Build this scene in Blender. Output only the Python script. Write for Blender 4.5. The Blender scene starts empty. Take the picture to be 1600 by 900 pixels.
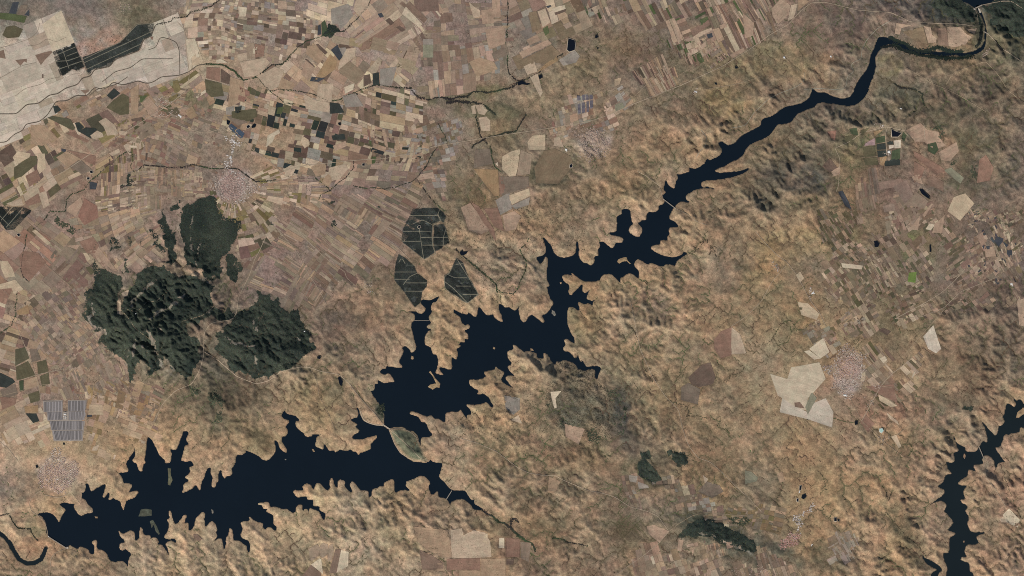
import bpy, math, random, heapq
import numpy as np
from mathutils.geometry import tessellate_polygon
from mathutils import Vector

# One unit is 20 m on the ground; photograph pixel (px, py) of the 1600 x 900 frame is the ground point (px-800, 450-py).
# ------------------------------------------------------------------ camera, sky, sun, exposure
S = bpy.context.scene
COL = S.collection
cam_d = bpy.data.cameras.new('camera')
cam = bpy.data.objects.new('camera', cam_d); COL.objects.link(cam)
ALT = 9000.0
cam.location = (0, 0, ALT)
cam.rotation_euler = (0, 0, 0)
cam_d.sensor_width = 36.0
cam_d.lens = 36.0 * ALT / 1600.0
cam_d.clip_start = 50.0
cam_d.clip_end = 80000.0
S.camera = cam

SUN_EL, SUN_AZ = 40.0, 214.0            # degrees; azimuth clockwise from north (top of the frame)
W = bpy.data.worlds.new('World'); S.world = W; W.use_nodes = True
nt = W.node_tree
sky = nt.nodes.new('ShaderNodeTexSky'); sky.sky_type = 'NISHITA'; sky.sun_disc = False
sky.sun_elevation = math.radians(SUN_EL); sky.sun_rotation = math.radians(SUN_AZ)
bg = nt.nodes['Background']; bg.inputs['Strength'].default_value = 0.07
nt.links.new(sky.outputs[0], bg.inputs['Color'])
sun_d = bpy.data.lights.new('sun', 'SUN'); sun_d.energy = 3.4; sun_d.angle = math.radians(0.5)
sun_d.color = (1.0, 0.95, 0.87)
sun = bpy.data.objects.new('sun', sun_d); COL.objects.link(sun)
az, el = math.radians(SUN_AZ), math.radians(SUN_EL)
to_sun = Vector((math.sin(az)*math.cos(el), math.cos(az)*math.cos(el), math.sin(el)))
sun.rotation_euler = to_sun.to_track_quat('Z', 'Y').to_euler()
S.view_settings.view_transform = 'Standard'; S.view_settings.look = 'None'
S.view_settings.exposure = 0.0; S.view_settings.gamma = 1.0
try: S.view_settings.use_curve_mapping = False
except Exception: pass
S.render.engine = 'CYCLES'
S.cycles.max_bounces = 3; S.cycles.diffuse_bounces = 2; S.cycles.glossy_bounces = 1
S.cycles.use_denoising = False
S.cycles.pixel_filter_type = 'BLACKMAN_HARRIS'; S.cycles.filter_width = 1.0

rng = np.random.default_rng(7)
random.seed(11)

# ------------------------------------------------------------------ small helpers
ILL = np.array((0.88, 0.87, 0.86))      # light that reaches flat ground here, used to turn seen colours into surface colours
def lin(c):
    c = np.asarray(c, float) / 255.0
    c = np.where(c <= 0.04045, c/12.92, ((c+0.055)/1.055)**2.4)
    return c / ILL
def P(s): return [tuple(float(v) for v in q.split(',')) for q in s.split()]
def X(x): return x - 800.0
def Y(y): return 450.0 - y

_T = np.random.default_rng(3).random((8, 256, 256))
def vn(x, y, seed=0):
    t = _T[seed % 8]
    xi = np.floor(x).astype(int); yi = np.floor(y).astype(int)
    fx = x - xi; fy = y - yi
    fx = fx*fx*fx*(fx*(fx*6-15)+10); fy = fy*fy*fy*(fy*(fy*6-15)+10)
    a = t[yi & 255, xi & 255]; b = t[yi & 255, (xi+1) & 255]
    c = t[(yi+1) & 255, xi & 255]; d = t[(yi+1) & 255, (xi+1) & 255]
    return (a*(1-fx)+b*fx)*(1-fy) + (c*(1-fx)+d*fx)*fy
def fbm(x, y, scale, octv=4, seed=0, gain=0.5):
    s = 0.0; a = 1.0; tot = 0.0
    x = np.asarray(x, float)/scale; y = np.asarray(y, float)/scale
    for i in range(octv):
        s = s + a*(vn(x+17.3*i, y+5.1*i, seed+i)-0.5); tot += a; a *= gain
        x = x*2.03; y = y*2.03
    return s/tot*2

def inpoly(poly, x, y):
    x = np.asarray(x, float); y = np.asarray(y, float)
    r = np.zeros(np.broadcast(x, y).shape, bool)
    n = len(poly); j = n-1
    for i in range(n):
        xi, yi = poly[i]; xj, yj = poly[j]
        if yi != yj:
            c = ((yi > y) != (yj > y)) & (x < (xj-xi)*(y-yi)/(yj-yi)+xi)
            r ^= c
        j = i
    return r
def fillmask(poly, X_, Y_):
    """inpoly for a rectangular grid (meshgrid arrays with rising coordinates), row by row"""
    gxs = X_[0]; gys = Y_[:, 0]; par = np.zeros((len(gys), len(gxs)+1), np.int32); n = len(poly)
    for i in range(n):
        (ax, ay), (bx, by) = poly[i-1], poly[i]
        if ay == by: continue
        if ay > by: ax, ay, bx, by = bx, by, ax, ay
        j0 = np.searchsorted(gys, ay, 'left'); j1 = np.searchsorted(gys, by, 'left')
        if j1 <= j0: continue
        rows = np.arange(j0, j1); xc = ax+(gys[j0:j1]-ay)*(bx-ax)/(by-ay)
        par[rows, np.searchsorted(gxs, xc)] += 1
    return (np.cumsum(par, 1)[:, :-1] & 1).astype(bool)
def pdist(pts, x, y, closed, lim):
    """distance from grid points (2-D arrays x, y over a regular grid) to a polyline, capped at lim"""
    d = np.full(x.shape, lim*lim, float)
    x0, y0 = x[0, 0], y[0, 0]; dx = x[0, 1]-x[0, 0]; dy = y[1, 0]-y[0, 0]
    seq = list(pts) + ([pts[0]] if closed else [])
    for (ax, ay), (bx, by) in zip(seq[:-1], seq[1:]):
        i0 = int(max(0, (min(ax, bx)-lim-x0)//dx)); i1 = int(min(x.shape[1], (max(ax, bx)+lim-x0)//dx+2))
        j0 = int(max(0, (min(ay, by)-lim-y0)//dy)); j1 = int(min(x.shape[0], (max(ay, by)+lim-y0)//dy+2))
        if i1 <= i0 or j1 <= j0: continue
        xs = x[j0:j1, i0:i1]; ys = y[j0:j1, i0:i1]
        ux, uy = bx-ax, by-ay; L = ux*ux+uy*uy+1e-9
        t = np.clip(((xs-ax)*ux+(ys-ay)*uy)/L, 0, 1)
        q = (xs-ax-t*ux)**2+(ys-ay-t*uy)**2
        np.minimum(d[j0:j1, i0:i1], q, out=d[j0:j1, i0:i1])
    return np.sqrt(d)

def mesh(name, verts, faces, mat, cols=None, uvs=None, smooth=False):
    """verts (n,3); faces (m,k) array, or a list of index lists; cols (n,3) linear surface colours per vertex"""
    me = bpy.data.meshes.new(name)
    verts = np.asarray(verts, np.float32).reshape(-1, 3)
    if isinstance(faces, np.ndarray) and faces.ndim == 2:
        m, k = faces.shape
        me.vertices.add(len(verts)); me.vertices.foreach_set('co', verts.ravel())
        me.loops.add(m*k); me.loops.foreach_set('vertex_index', faces.astype(np.int32).ravel())
        me.polygons.add(m)
        me.polygons.foreach_set('loop_start', np.arange(0, m*k, k, dtype=np.int32))
        me.polygons.foreach_set('loop_total', np.full(m, k, np.int32))
        me.update(calc_edges=True)
    else:
        me.from_pydata([tuple(map(float, v)) for v in verts], [], [list(map(int, f)) for f in faces])
        me.update()
    if cols is not None:
        a = me.attributes.new('Col', 'FLOAT_COLOR', 'POINT')
        c = np.ones((len(verts), 4), np.float32); c[:, :3] = cols
        a.data.foreach_set('color', c.ravel())
    if uvs is not None:
        a = me.attributes.new('grain', 'FLOAT_VECTOR', 'POINT')
        u = np.zeros((len(verts), 3), np.float32); u[:, :2] = uvs
        a.data.foreach_set('vector', u.ravel())
    if smooth: me.polygons.foreach_set('use_smooth', np.ones(len(me.polygons), bool))
    if mat is not None:
        for q in (mat if isinstance(mat, (list, tuple)) else [mat]): me.materials.append(q)
    return me
def link(name, me, parent=None, loc=None, label=None, cat=None, group=None, kind=None, rz=0.0):
    o = bpy.data.objects.new(name, me); COL.objects.link(o)
    if parent is not None: o.parent = parent
    if loc is not None: o.location = loc
    if rz: o.rotation_euler = (0, 0, rz)
    for k, v in (('label', label), ('category', cat), ('group', group), ('kind', kind)):
        if v: o[k] = v
    return o

# ------------------------------------------------------------------ materials
def nodes(name):
    m = bpy.data.materials.new(name); m.use_nodes = True
    n = m.node_tree; b = n.nodes['Principled BSDF']
    b.inputs['Roughness'].default_value = 0.95
    b.inputs['Specular IOR Level'].default_value = 0.1
    return m, n, b
def new(n, t, **kw):
    q = n.nodes.new(t)
    for k, v in kw.items(): setattr(q, k, v)
    return q
def noise_factor(n, vec, scale, detail, lo, hi, rough=0.6, dist=0.0):
    t = new(n, 'ShaderNodeTexNoise'); t.inputs['Scale'].default_value = scale
    t.inputs['Detail'].default_value = detail; t.inputs['Roughness'].default_value = rough
    t.inputs['Distortion'].default_value = dist
    n.links.new(vec, t.inputs['Vector'])
    r = new(n, 'ShaderNodeMapRange'); r.inputs['From Min'].default_value = 0.25; r.inputs['From Max'].default_value = 0.75
    r.inputs['To Min'].default_value = lo; r.inputs['To Max'].default_value = hi
    n.links.new(t.outputs['Fac'], r.inputs['Value'])
    return r.outputs['Result']
def mul(n, a, b):
    q = new(n, 'ShaderNodeMath', operation='MULTIPLY'); n.links.new(a, q.inputs[0]); n.links.new(b, q.inputs[1]); return q.outputs[0]
def colmul(n, col, fac):
    q = new(n, 'ShaderNodeVectorMath', operation='SCALE'); n.links.new(col, q.inputs[0]); n.links.new(fac, q.inputs['Scale']); return q.outputs[0]
def attr(n, name): return new(n, 'ShaderNodeAttribute', attribute_name=name)
def earth_mat(name, fine=(0.72, 1.28), mid=(0.86, 1.14), streak=False, specks=0.0):
    m, n, b = nodes(name)
    tc = new(n, 'ShaderNodeNewGeometry').outputs['Position']
    a = attr(n, 'Col').outputs['Color']
    f = mul(n, noise_factor(n, tc, 0.55, 3, *fine), noise_factor(n, tc, 0.09, 4, *mid))
    if streak:
        g = attr(n, 'grain').outputs['Vector']
        f = mul(n, f, noise_factor(n, g, 1.0, 3, 0.87, 1.13))
    c = colmul(n, a, f)
    # slight warm / cool drift of the soil
    h = new(n, 'ShaderNodeMix', data_type='RGBA', blend_type='MULTIPLY'); h.inputs[0].default_value = 1.0
    rr = new(n, 'ShaderNodeValToRGB'); t = new(n, 'ShaderNodeTexNoise'); t.inputs['Scale'].default_value = 0.14; t.inputs['Detail'].default_value = 5
    n.links.new(tc, t.inputs['Vector']); n.links.new(t.outputs['Fac'], rr.inputs[0])
    e = rr.color_ramp.elements; e[0].position = 0.32; e[0].color = (0.97, 1.0, 0.98, 1); e[1].position = 0.68; e[1].color = (1.04, 0.985, 0.98, 1)
    n.links.new(c, h.inputs[6]); n.links.new(rr.outputs[0], h.inputs[7])
    n.links.new(h.outputs[2], b.inputs['Base Color'])
    return m
M_ground = earth_mat('dry_hill_soil', (0.55, 1.45), (0.84, 1.16))
M_field = earth_mat('ploughed_soil', (0.80, 1.20), (0.80, 1.20), True)
M_island = earth_mat('island_soil')
def col_mat(name, lo=0.8, hi=1.2, scale=0.9, rough=0.9):
    m, n, b = nodes(name); b.inputs['Roughness'].default_value = rough
    tc = new(n, 'ShaderNodeNewGeometry').outputs['Position']
    n.links.new(colmul(n, attr(n, 'Col').outputs['Color'], noise_factor(n, tc, scale, 2, lo, hi)), b.inputs['Base Color'])
    return m
M_leaf = col_mat('foliage', 0.75, 1.25)
M_road = col_mat('road_surface', 0.75, 1.2, 0.35)
M_build = col_mat('plaster_and_tile', 0.9, 1.1)
def plain(name, c, rough=0.8, lo=0.85, hi=1.15, scale=0.5, spec=0.1, metal=0.0):
    m, n, b = nodes(name); b.inputs['Roughness'].default_value = rough
    b.inputs['Specular IOR Level'].default_value = spec; b.inputs['Metallic'].default_value = metal
    tc = new(n, 'ShaderNodeNewGeometry').outputs['Position']
    rgb = new(n, 'ShaderNodeRGB'); v = lin(c); rgb.outputs[0].default_value = (*v, 1)
    n.links.new(colmul(n, rgb.outputs[0], noise_factor(n, tc, scale, 3, lo, hi)), b.inputs['Base Color'])
    return m
def water_mat(name, c):
    m = plain(name, c, 0.25, 0.9, 1.1, 0.012, 0.35)
    n = m.node_tree; b = n.nodes['Principled BSDF']
    t = new(n, 'ShaderNodeTexNoise'); t.inputs['Scale'].default_value = 1.2; t.inputs['Detail'].default_value = 4
    n.links.new(new(n, 'ShaderNodeNewGeometry').outputs['Position'], t.inputs['Vector'])
    bp = new(n, 'ShaderNodeBump'); bp.inputs['Strength'].default_value = 0.08; bp.inputs['Distance'].default_value = 0.2
    n.links.new(t.outputs['Fac'], bp.inputs['Height']); n.links.new(bp.outputs[0], b.inputs['Normal'])
    return m
M_water = water_mat('reservoir_water', (13, 23, 31))
M_water2 = water_mat('greenish_reservoir_water', (24, 32, 34))
M_pond = water_mat('pond_water', (16, 20, 28))
M_conc = plain('concrete', (178, 166, 150))
M_asph = plain('asphalt_deck', (150, 140, 126))
M_panel = plain('solar_glass', (92, 90, 98), 0.3, 0.85, 1.15, 0.6, 0.4)
M_trough = plain('trough_mirror', (106, 110, 122), 0.35, 0.8, 1.2, 0.4, 0.4)
M_gravel = plain('pale_gravel', (150, 138, 126))
M_white = plain('white_roof', (205, 200, 192))
# ------------------------------------------------------------------ outlines read off the photograph
RES = P("""75,839 72,820 67,810 58,803 72,800 79,802 88,808 92,816 95,808 102,797 98,792 93,788 100,785 106,786 116,787 116,792 120,800 127,805.6 136,801 143.6,801 144,795 138,789 133,782 128,778 128,773 127,770 133,768 134,761 133,756 138,756 140,762 143,767 152,762 160,758 165,756.4 165,763 161,778 168,770 172,771 170,781 177,778 181,780 188,784 193,797.6 196,786 200,781 210,777 216,769 213,767 202,769 206,758 198,755 193,756 190,746 186,739 197,738 200,734 197,726 198,720 200,718 206,710 210,702 207,696 207.4,695 210,700 211.6,710 208,718 208,722 214,725 218,736 222,736 223,730 226,722 226,718 229,692 231,683 237,686 243,698 250,712 258,719 258,723 265,722 267,718 268,708 265,701 275,703 280,692 285,678 287,674 294,675 293,682 291,689 296,694 289,698 285,714 284,720 300,721 302,728 296,730 298,738 290,746 296,750 286,758 288,763 285,769 292,767 300,763 306,757 312,766 314,756 318,748 321,740 324,732 330,730 329,738 332,748 331,758 334,761 337,759 338,754 341.6,750 341,739 346,734 348,742 351,748 355,743 361,742 362,733 366,726 368,718 370,711 378,710 384,706 380,702 392,706 402,711 413,719 422,716 429,706 430,694 428,690 432,689 438,700 445,707 448,705 443,694 440,689 441,682 446,681 449,674 446,666 451,660 450,656 444,655 440,649 442,644 444,638 447,637 447,644 454,648 462,650 468,657 462,659 465,669 473,675 479,682 487,681 488,678 500,679 496,683 494,689 494,697 504,701 506,694 509,695 514,703 521,704 524,706 532,702 542,705 548,702 552,705 557,706 560,711 563,707 578,702 580,694 589,682 584,682 562,687 550,685 554,678 561,673 556,667 558,663 546,656 558,651 559,641 556,638 560,638 563,646 567,655 574,660 588,664 599,665.5 603,668 608,671.5 608,673 612,682 616,692 624,706 630,711 640,717 648,720.5 667,723 673,717 676,721 680,722 691,724 689,735 687,745 694,753 706,765 726,766 731,773 737,781 742,779 742,786 748,791 755,797 746,797 740,796 732,786 722,780 706,784 704,791 698,780 686,777 684,768 679,772 673,773 669,759 672,756 666,747 658,743.6 652,746 640,751 635,753 635,759 640,765 638,768 630,765 618,770 616,762 615,750 610,750 601,755 600,761 595,759 590,763 582,766 581,774 576,777 575,768 568,766 562,765 552,753 547,757 550,765 549,770 538,760 538,753 532,749 528,753 528,762 523,758 520,749 517,748 515,756 516,763 510,767 500,756 494,757 492,766 487,762 487,758 478,755.6 473,761 475,766 461,766 459,769 464,776 478,775 480,780 489,782 490,790 502,791 500,796 508,802 508,811 504,812 498,800 490,796 484,795 483,801 478,795 473,799 472,789 467,789 463,793 462,800 456,801 448,796 440,795 430,792 422,793 420,786 412,785 403,787 410,790 412,794 419,795 417,800 427,805 428,818 433,823 430,830 423,824 417,825 416,828 410,824 411,818 400,816 390,807 389,814 377,816 380,826 377,835 380,842 389,846 391,860 386,864 386,854 380,850 374,845 364,844 363,829 359,826 358,834 353,842 353,850 350,858 346,842 334,846 339,838 337,832 339,828 336,818 330,815 321,824 319,812 320,802 315,801 311,806 307,810 304,820 300,828 295,828 294,818 288,817 292,806 287,805 280,816 273,818 269,806 267,799 264,799 264,805 265,810 261,813 265,818 261,832 257,839 264,842 273,842 276,849 268,845 259,850 262,858 264,870 261,864 258,858 252,852 245,850 247,845 242,840 236,842 234,837 225,836 222,826 219,825 218,840 211,844 210,832 204,829 194,834 190,834 185,829 190,840 193,841 195,848 188,850 186,856 191,860 197,858 204,864 204,869 200,880 201,888 194,878 186,877 174,878 168,868 160,860 152,858 151,846 148,844 144,848 148,854 146,866 140,864 136,858 126,855 120,858 109,852 104,856""")
RESN = P("""600,664.5 600,652 594,634 580,614 578,610 584,609 585,600 591,599 590,594 600,598 606,597 615,596 612,588 607,583 601,586 593,583 595,578 603,575 603,572 628,574.4 623,566 627,558 630,548 627,544 633,540 640,546 643,551 649,546 649,538 644,520 642,506 648,498 646,490 637,487 649,486.5 658,490 665,482 658,475 660,468 670,469 681,465 688,458 687,450 690,455 688,460 683,470 676,474 674,482 675,488 670,496 673,504 667,511 674,515 669,518 664,526 665,538 673,542 676,552 683,556 684,572 681,583 693,586 688,579 688,574 705,576 705,562 707,558 713,561 715,552 714,545 720,541 717,538 721,534 726,535 726,529 731,530 731,522 726,517 733,513 732,508 726,508 721,503 718,496 710,489 709,483 718,488 730,491 732,488 742,494 745,490 746,482 749,479.6 754,484 761,492 772,490 773,496 785,503 783,494 779,484 779,475 783,474 790,480 796,479 804,485.6 811,478 811,484 814,500 821,503 826,494 832,492 837,496 848,503 850,500 846,493 853,490 862,478 864,472 858,464 854,448 857,446 854,436 854,420 855,404 852,402 849,409 844,412 840,408 838,402 843,400 851,396 852,388 849,374 848,370 856,377 862,384 866,394 872,400 880,402 892,400 898,394 900,378 903,378 905,386 905,398 910,409 918,411 922,414.4 928,410 929,400 935,399 934,390 937,384 936,378 942,377 950,383 955,388 959,386 962,379 972,378 971,371 955,368 953,363 963,360 963,343 964,338 972,334 971,328 978,326 985,329 987,344 990,349 984,355 983,362 990,367 998,370 1002,364 1002,355 997,349 1001,346 1003,343 1009,343 1010,335 1014,330 1020,331 1029,327 1029,321 1036,318 1037,311 1034,306 1040,300 1037,296 1040,281 1046,290 1054,294 1056,284 1058,278 1057,271 1062,272 1076,268 1076,260 1080,263 1092,261 1100,255 1105,248 1108,250 1114,248 1124,242 1128,234 1122,224 1129,221 1136,226 1144,225 1152,218 1160,211 1171,205 1180,200 1189,195 1189,188 1194,184 1205,181 1225,168 1238,164 1252,160 1262,154 1267,146 1269,137 1274,141 1280,145 1290,144 1302,150 1316,153 1328,150 1334,140 1342,124 1352,112 1357,100 1361,84 1368,70 1371,60 1380,57 1392,60 1408,64 1416,68 1426,75 1438,78 1450,79 1464,80 1480,80 1494,81 1510,82 1524,78 1534,71 1538,58 1538,42 1533,26 1526,15 1530,13 1537,26 1541,40 1542,54 1540,70 1534,80 1514,89 1502,90 1494,86 1480,88 1466,88 1448,85 1424,84 1412,80 1404,74 1392,70 1382,72 1374,80 1368,92 1369,104 1366,118 1360,132 1356,144 1346,158 1330,166 1316,165 1304,163 1280,161 1272,168 1256,174 1248,178 1244,181 1235,192 1216,195 1211,201 1198,215 1176,224 1166,233 1161,244 1146,252 1132,260 1117,266 1126,269 1152,267 1171,263 1160,272 1136,279 1108,282 1098,285 1098,291 1106,291 1116,295.6 1104,295 1088,297 1079,301 1072,308 1077,317 1064,316 1054,324 1047,338 1048,343 1054,346 1060,354 1047,357 1046,366 1043,371 1042,376 1033,376 1031,383 1022,383 1018,388 1026,395 1040,400 1054,401 1064,398 1069,393.6 1074,396 1069,400 1058,408 1055,418 1050,414 1040,414 1037,417 1028,415 1018,412 1012,414 1004,408 996,405.6 991,412 993,418 998,424 998,435.6 990,430 982,428 970,436 969,442 960,434 952,428 940,432 936,439 916,440 909,438 900,432 893,427 895,431 882,429 879,433 882,439 890,446 889,457 893,460 900,453 910,444 910,454 915,458 921,453 917,466 926,469 936,465 928,471 926,478 920,474 914,476 904,472 906,484 902,486 896,481 889,481 887,490 887,504 892,520 898,528 897,537 886,530 881,532 884,538 880,543 882,549 890,549 898,559 904,554 907,565 911,563 917,572 926,571 938,574 938,580 933,593 929,588 930,580 924,577 915,580 908,578 903,578 900,572 892,566 882,564 874,566 870,565 868,572 862,566 856,556 850,552 849,560 840,559 838,553 828,549 818,549 810,543 806,540 801,539 803,546 794,549 794,558 800,568 794,574 800,582 805,588 794,587 790,591 796,600 805,609 795,603 784,595 785,589 788,582 778,577 775,573.6 772,579 757,581 760,588 748,594 736,593 733,598 740,606 748,610 746,616 756,615 764,622 771,633 769,638 760,629 756,631 738,633 731,631.4 730,635 737,642 736,648 730,649 730,656 726,650 720,641 716,644 704,644 697,647 695,660 685,654 680,655 674,650 666,651 654,646 643,643 642,647 655,652 658,658 666,661 671,672 676,678 670,683 659,685 658,697 655,694 652,682 646,674 638,672 628,668 616,668 608.5,669.5 604,667""")
RIV = P("""1660,620 1604,628 1600,631 1595,624 1588,625 1582,619 1584,626 1587,632 1584,635 1576,630 1572,632 1570,644 1566,651 1569,657 1566,664 1560,666 1557,680 1548,674 1538,662 1530,656 1536,664 1540,672 1542,690 1536,688 1530,698 1522,706 1510,704 1508,698 1496,692 1489,678 1491,688 1497,704 1490,707 1491,718 1488,722 1478,722 1482,734 1486,740 1477,742 1474,752 1465,760 1474,766 1475,772 1468,777 1456,785 1451,790 1458,787 1468,783 1476,785 1478,793 1474,799 1480,804 1489,817 1480,828 1486,831 1492,834 1484,840 1482,852 1482,863 1474,864 1474,874 1480,888 1478,900 1478,960 1522,960 1522,900 1516,892 1514,880 1502,875 1504,871 1510,870 1508,861 1512,851 1520,852 1530,848 1526,839 1538,834 1536,831 1518,830 1512,818 1514,812 1512,804 1509,798 1512,792 1501,782 1508,779 1506,768 1512,759 1518,758 1508,758 1497,757 1502,750 1513,743 1514,734 1524,736 1522,727 1536,725 1535,717 1542,712 1551,717 1554,728 1557,734 1560,724 1570,722 1568,718 1562,710 1556,700 1564,697 1570,680 1576,680 1580,678 1592,676 1596,669 1600,668 1660,655""")
COVE = P("1440,864 1446,872 1456,876 1464,881 1470,886 1471,893 1466,899 1466,930 1454,930 1454,900 1459,893 1463,890 1452,884 1443,876")
UPL = P("1506,-50 1492,-42 1480,-30 1478,-14 1486,-2 1500,2 1512,6 1520,11 1525,14 1532,9 1545,5 1552,2 1560,-10 1557,-26 1546,-38 1530,-40")
RIVD = [P("-20,826 0,833 8,840 16,850 22,862 30,874 42,880.5 54,880 64,874 68,866 72,856"), 3.7]
ISLES = [
 ("wooded flat island, larger and western one of the two in the southern lake arm", "216,807 220,796 228,795 237,796 237,806 226,807", 'k'),
 ("narrow curved greenish island beside the broader wooded island in the western lake", "234,814 239,812 245,822 250,834 248,836 243,830 240,820 237,826", 'k'),
 ("long thin greenish island off the tip between two northern coves", "262,731 267,732 267,742 270,750 266,759 262,757 263,745", 'h'),
 ("tiny bare islet in open water south of the town headland", "148,807 152,807 153,810 149,810", 't'),
 ("small pale grey islet alone in the middle of the lower lake", "330,796 333,797 334,802 331,803", 's'),
 ("small tan islet close below the lobed shore of the lower lake", "487,701 490,702 492,706 489,706", 't'),
 ("tiny pale speck of an islet far out in the wide lower lake", "445,717 447.5,717 447.5,719 445,719", 's'),
 ("round bare islet beside the narrow northern lake channel", "643,556 646,557 646.5,561 644,562 642,560", 't'),
 ("sandy hook shaped island south of the long tan peninsula", "670,581 673,580 681,592 688,599 687,606 682,605 676,609 668,604 672,601 681,599 676,588", 'c'),
 ("tiny sandy islet in the open upper lake", "771,542 774,543 773,546 770,545", 't'),
 ("small tan islet hugging the shore of the central headland", "829,544 832,545 834,548 829,548", 't'),
 ("tiny sandy islet west of the pointed middle peninsula", "875,441 878,441 877,444 875,444", 't'),
 ("small greyish islet in the bend of the narrow channel", "862,484 866,486 869,492 866,494 862,490", 's'),
 ("low curved sandy island in the upper eastern arm", "964,409 966,405 974,402 979,402 981,407 986,412 984,413 979,408 972,409 968,412", 'c'),
 ("small oval islet below the bridge in the eastern reservoir", "1506,709 1508,709 1509,714 1507,717 1505,714", 'r'),
 ("tiny rust coloured islet in the southern eastern reservoir", "1505,845 1507,845 1507,847.5 1505,847.5", 'r'),
 ("bare headland shaped island at the right edge of the eastern reservoir", "1587,653 1590,644 1598,637 1608,637 1606,645 1598,648 1592,653", 't'),
]
PONDS = [
 ("dark rectangular reservoir pond below the pale northern fields", "888,60 898,63 899,70 898,78 890,81 886,78 887,68", 1),
 ("small dark farm pond just east of the rectangular pond", "930,56 933,54 935,58 932,60 929,59", 0),
 ("tiny dark pond southeast of the rectangular pond", "932,74 936,75 934,78", 0),
 ("dark wetland pool where the straight canal ends", "808,129 816,125 822,130 828,131 824,133 816,132 810,134", 0),
 ("small dark pool beside the pale stippled strip", "841,118 846,116 848,121 843,124", 0),
 ("round pond on the golden hill south of the highway", "1148,104 1152,104 1153,107 1149,108", 0),
 ("small pond between the highway and the winding lake arm", "1116,129 1120,130 1120,133 1117,132", 0),
 ("round black pond southwest of the pale star shaped town", "890,258 893,256 895,259 893,262 890,262", 1),
 ("ragged dark pond east of the walled groves", "718,394 722,391 724,394 732,392 728,397 724,399 720,399", 0),
 ("dark triangular irrigation pond among the green plots", "1392,202 1400,206 1408,208 1402,214 1393,214", 1),
 ("long dark irrigation pond with squared ends on the brown plain", "1436,296 1441,295 1452,307 1452,311 1448,309 1440,303", 0),
 ("dark angular pond on the mauve plain near the strip fields", "1365,377 1370,376 1374,380 1372,386 1366,386", 0),
 ("thin dark sliver of water beside the bright green field", "1452,382 1454,382 1455,393 1452,394", 0),
 ("narrow black basin, northernmost by the road to the pink village", "1249,759 1252,759 1251,766 1248.5,766", 1),
 ("black heart shaped pond beside the road north of the pink village", "1253,773 1258,771 1260,775 1256,780 1252,778", 0),
 ("smallest black basin by the road north of the pink village", "1244.5,779 1247.5,779 1247,784 1244.5,783", 1),
 ("dark square pond, left one of the pair by the country lane", "1303,809 1307,809 1307,814 1303,814", 1),
 ("dark small pond, right one of the pair by the country lane", "1308.5,811 1311,811 1311,814 1309,814", 0),
 ("round dark pond at the end of the wooded ditch", "1335,658 1340,657 1340,663 1336,664", 0),
 ("pale teal pool among the farm buildings", "1374,670 1378,669 1380,673 1377,676 1374,674", 2),
 ("dark rectangular basin with pale banks, northern of two by the ditch", "140,267.5 144,266.5 146,269.5 142,271", 1),
 ("dark rectangular basin with pale banks, southern of two by the ditch", "135.5,277.5 139,277 140.5,280 137,281", 1),
 ("square black basin at the corner of the dark western grove", "26.5,366 30,364.5 32,367.5 29,369.5", 1),
 ("black wedge of water at the corner of the blue panels", "354.5,187 360,189 358,195 354.5,194", 0),
 ("black pond beside the road east of the blue panels", "393,197 397,193 401,194 399,199 394,200", 0),
 ("small black basin between the blue panels and the road", "385,197 389,195 391,198 387,201", 1),
 ("small black pond beside the road below the pale fan of fields", "528,192 532,190.5 533,195 530,196", 0),
 ("square black pond on the tan parcel beside the curving road", "566,255.5 570,255 570,259 566,259", 1),
 ("black oval pond on the green creek of the northern plain", "554,147 558,145.5 559,148 555,149.5", 0),
 ("round basin with pale rim inside the dark northern grove", "653,354 655,352.5 657,353 657.5,355.5 655,356.5 653,356", 1),
 ("dark ringed pond on the tan slope east of the wooded hill", "496,557 500,556 502,558 500,561 496,560", 0),
 ("dark elongated pond in the scrub above the southern cove", "528,590 532,588 536,596 534,603 531,602", 0),
 ("tiny black pond south of the ribbed solar troughs", "99,692 101.5,692 101.5,694.5 99,694.5", 0),
 ("small dark pond at the edge of the lakeside town", "56,727 59,726 60,730 57,731", 0),
]
# seen colours (sRGB) by letter
PAL = {'w': (186, 172, 153), 'C': (168, 147, 121), 'P': (162, 139, 118), 'W': (188, 172, 147), 'c': (172, 152, 129), 'Y': (180, 160, 133), 't': (155, 131, 107), 'b': (124, 103, 88), 'd': (100, 84, 73),
       'm': (136, 118, 101), 'M': (150,125,122), 'r': (134, 106, 90), 'R': (138, 105, 90), 'p': (160, 135, 114), 'g': (84,90,62), 'G': (70,78,58), 'L': (106,124,66),
       'o': (118,106,74), 'k': (54, 58, 54), 'e': (66, 68, 72), 's': (140,130,118), 'h': (92,86,66), 'H': (88,84,66), 'F': (124, 107, 86), 'S': (128,124,104),
       'A': (149, 130, 110), 'D': (150,124,94), 'E': (127,107,82), 'n': (118,104,90)}
def pal(k): return np.array(PAL[k], float)
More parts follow.
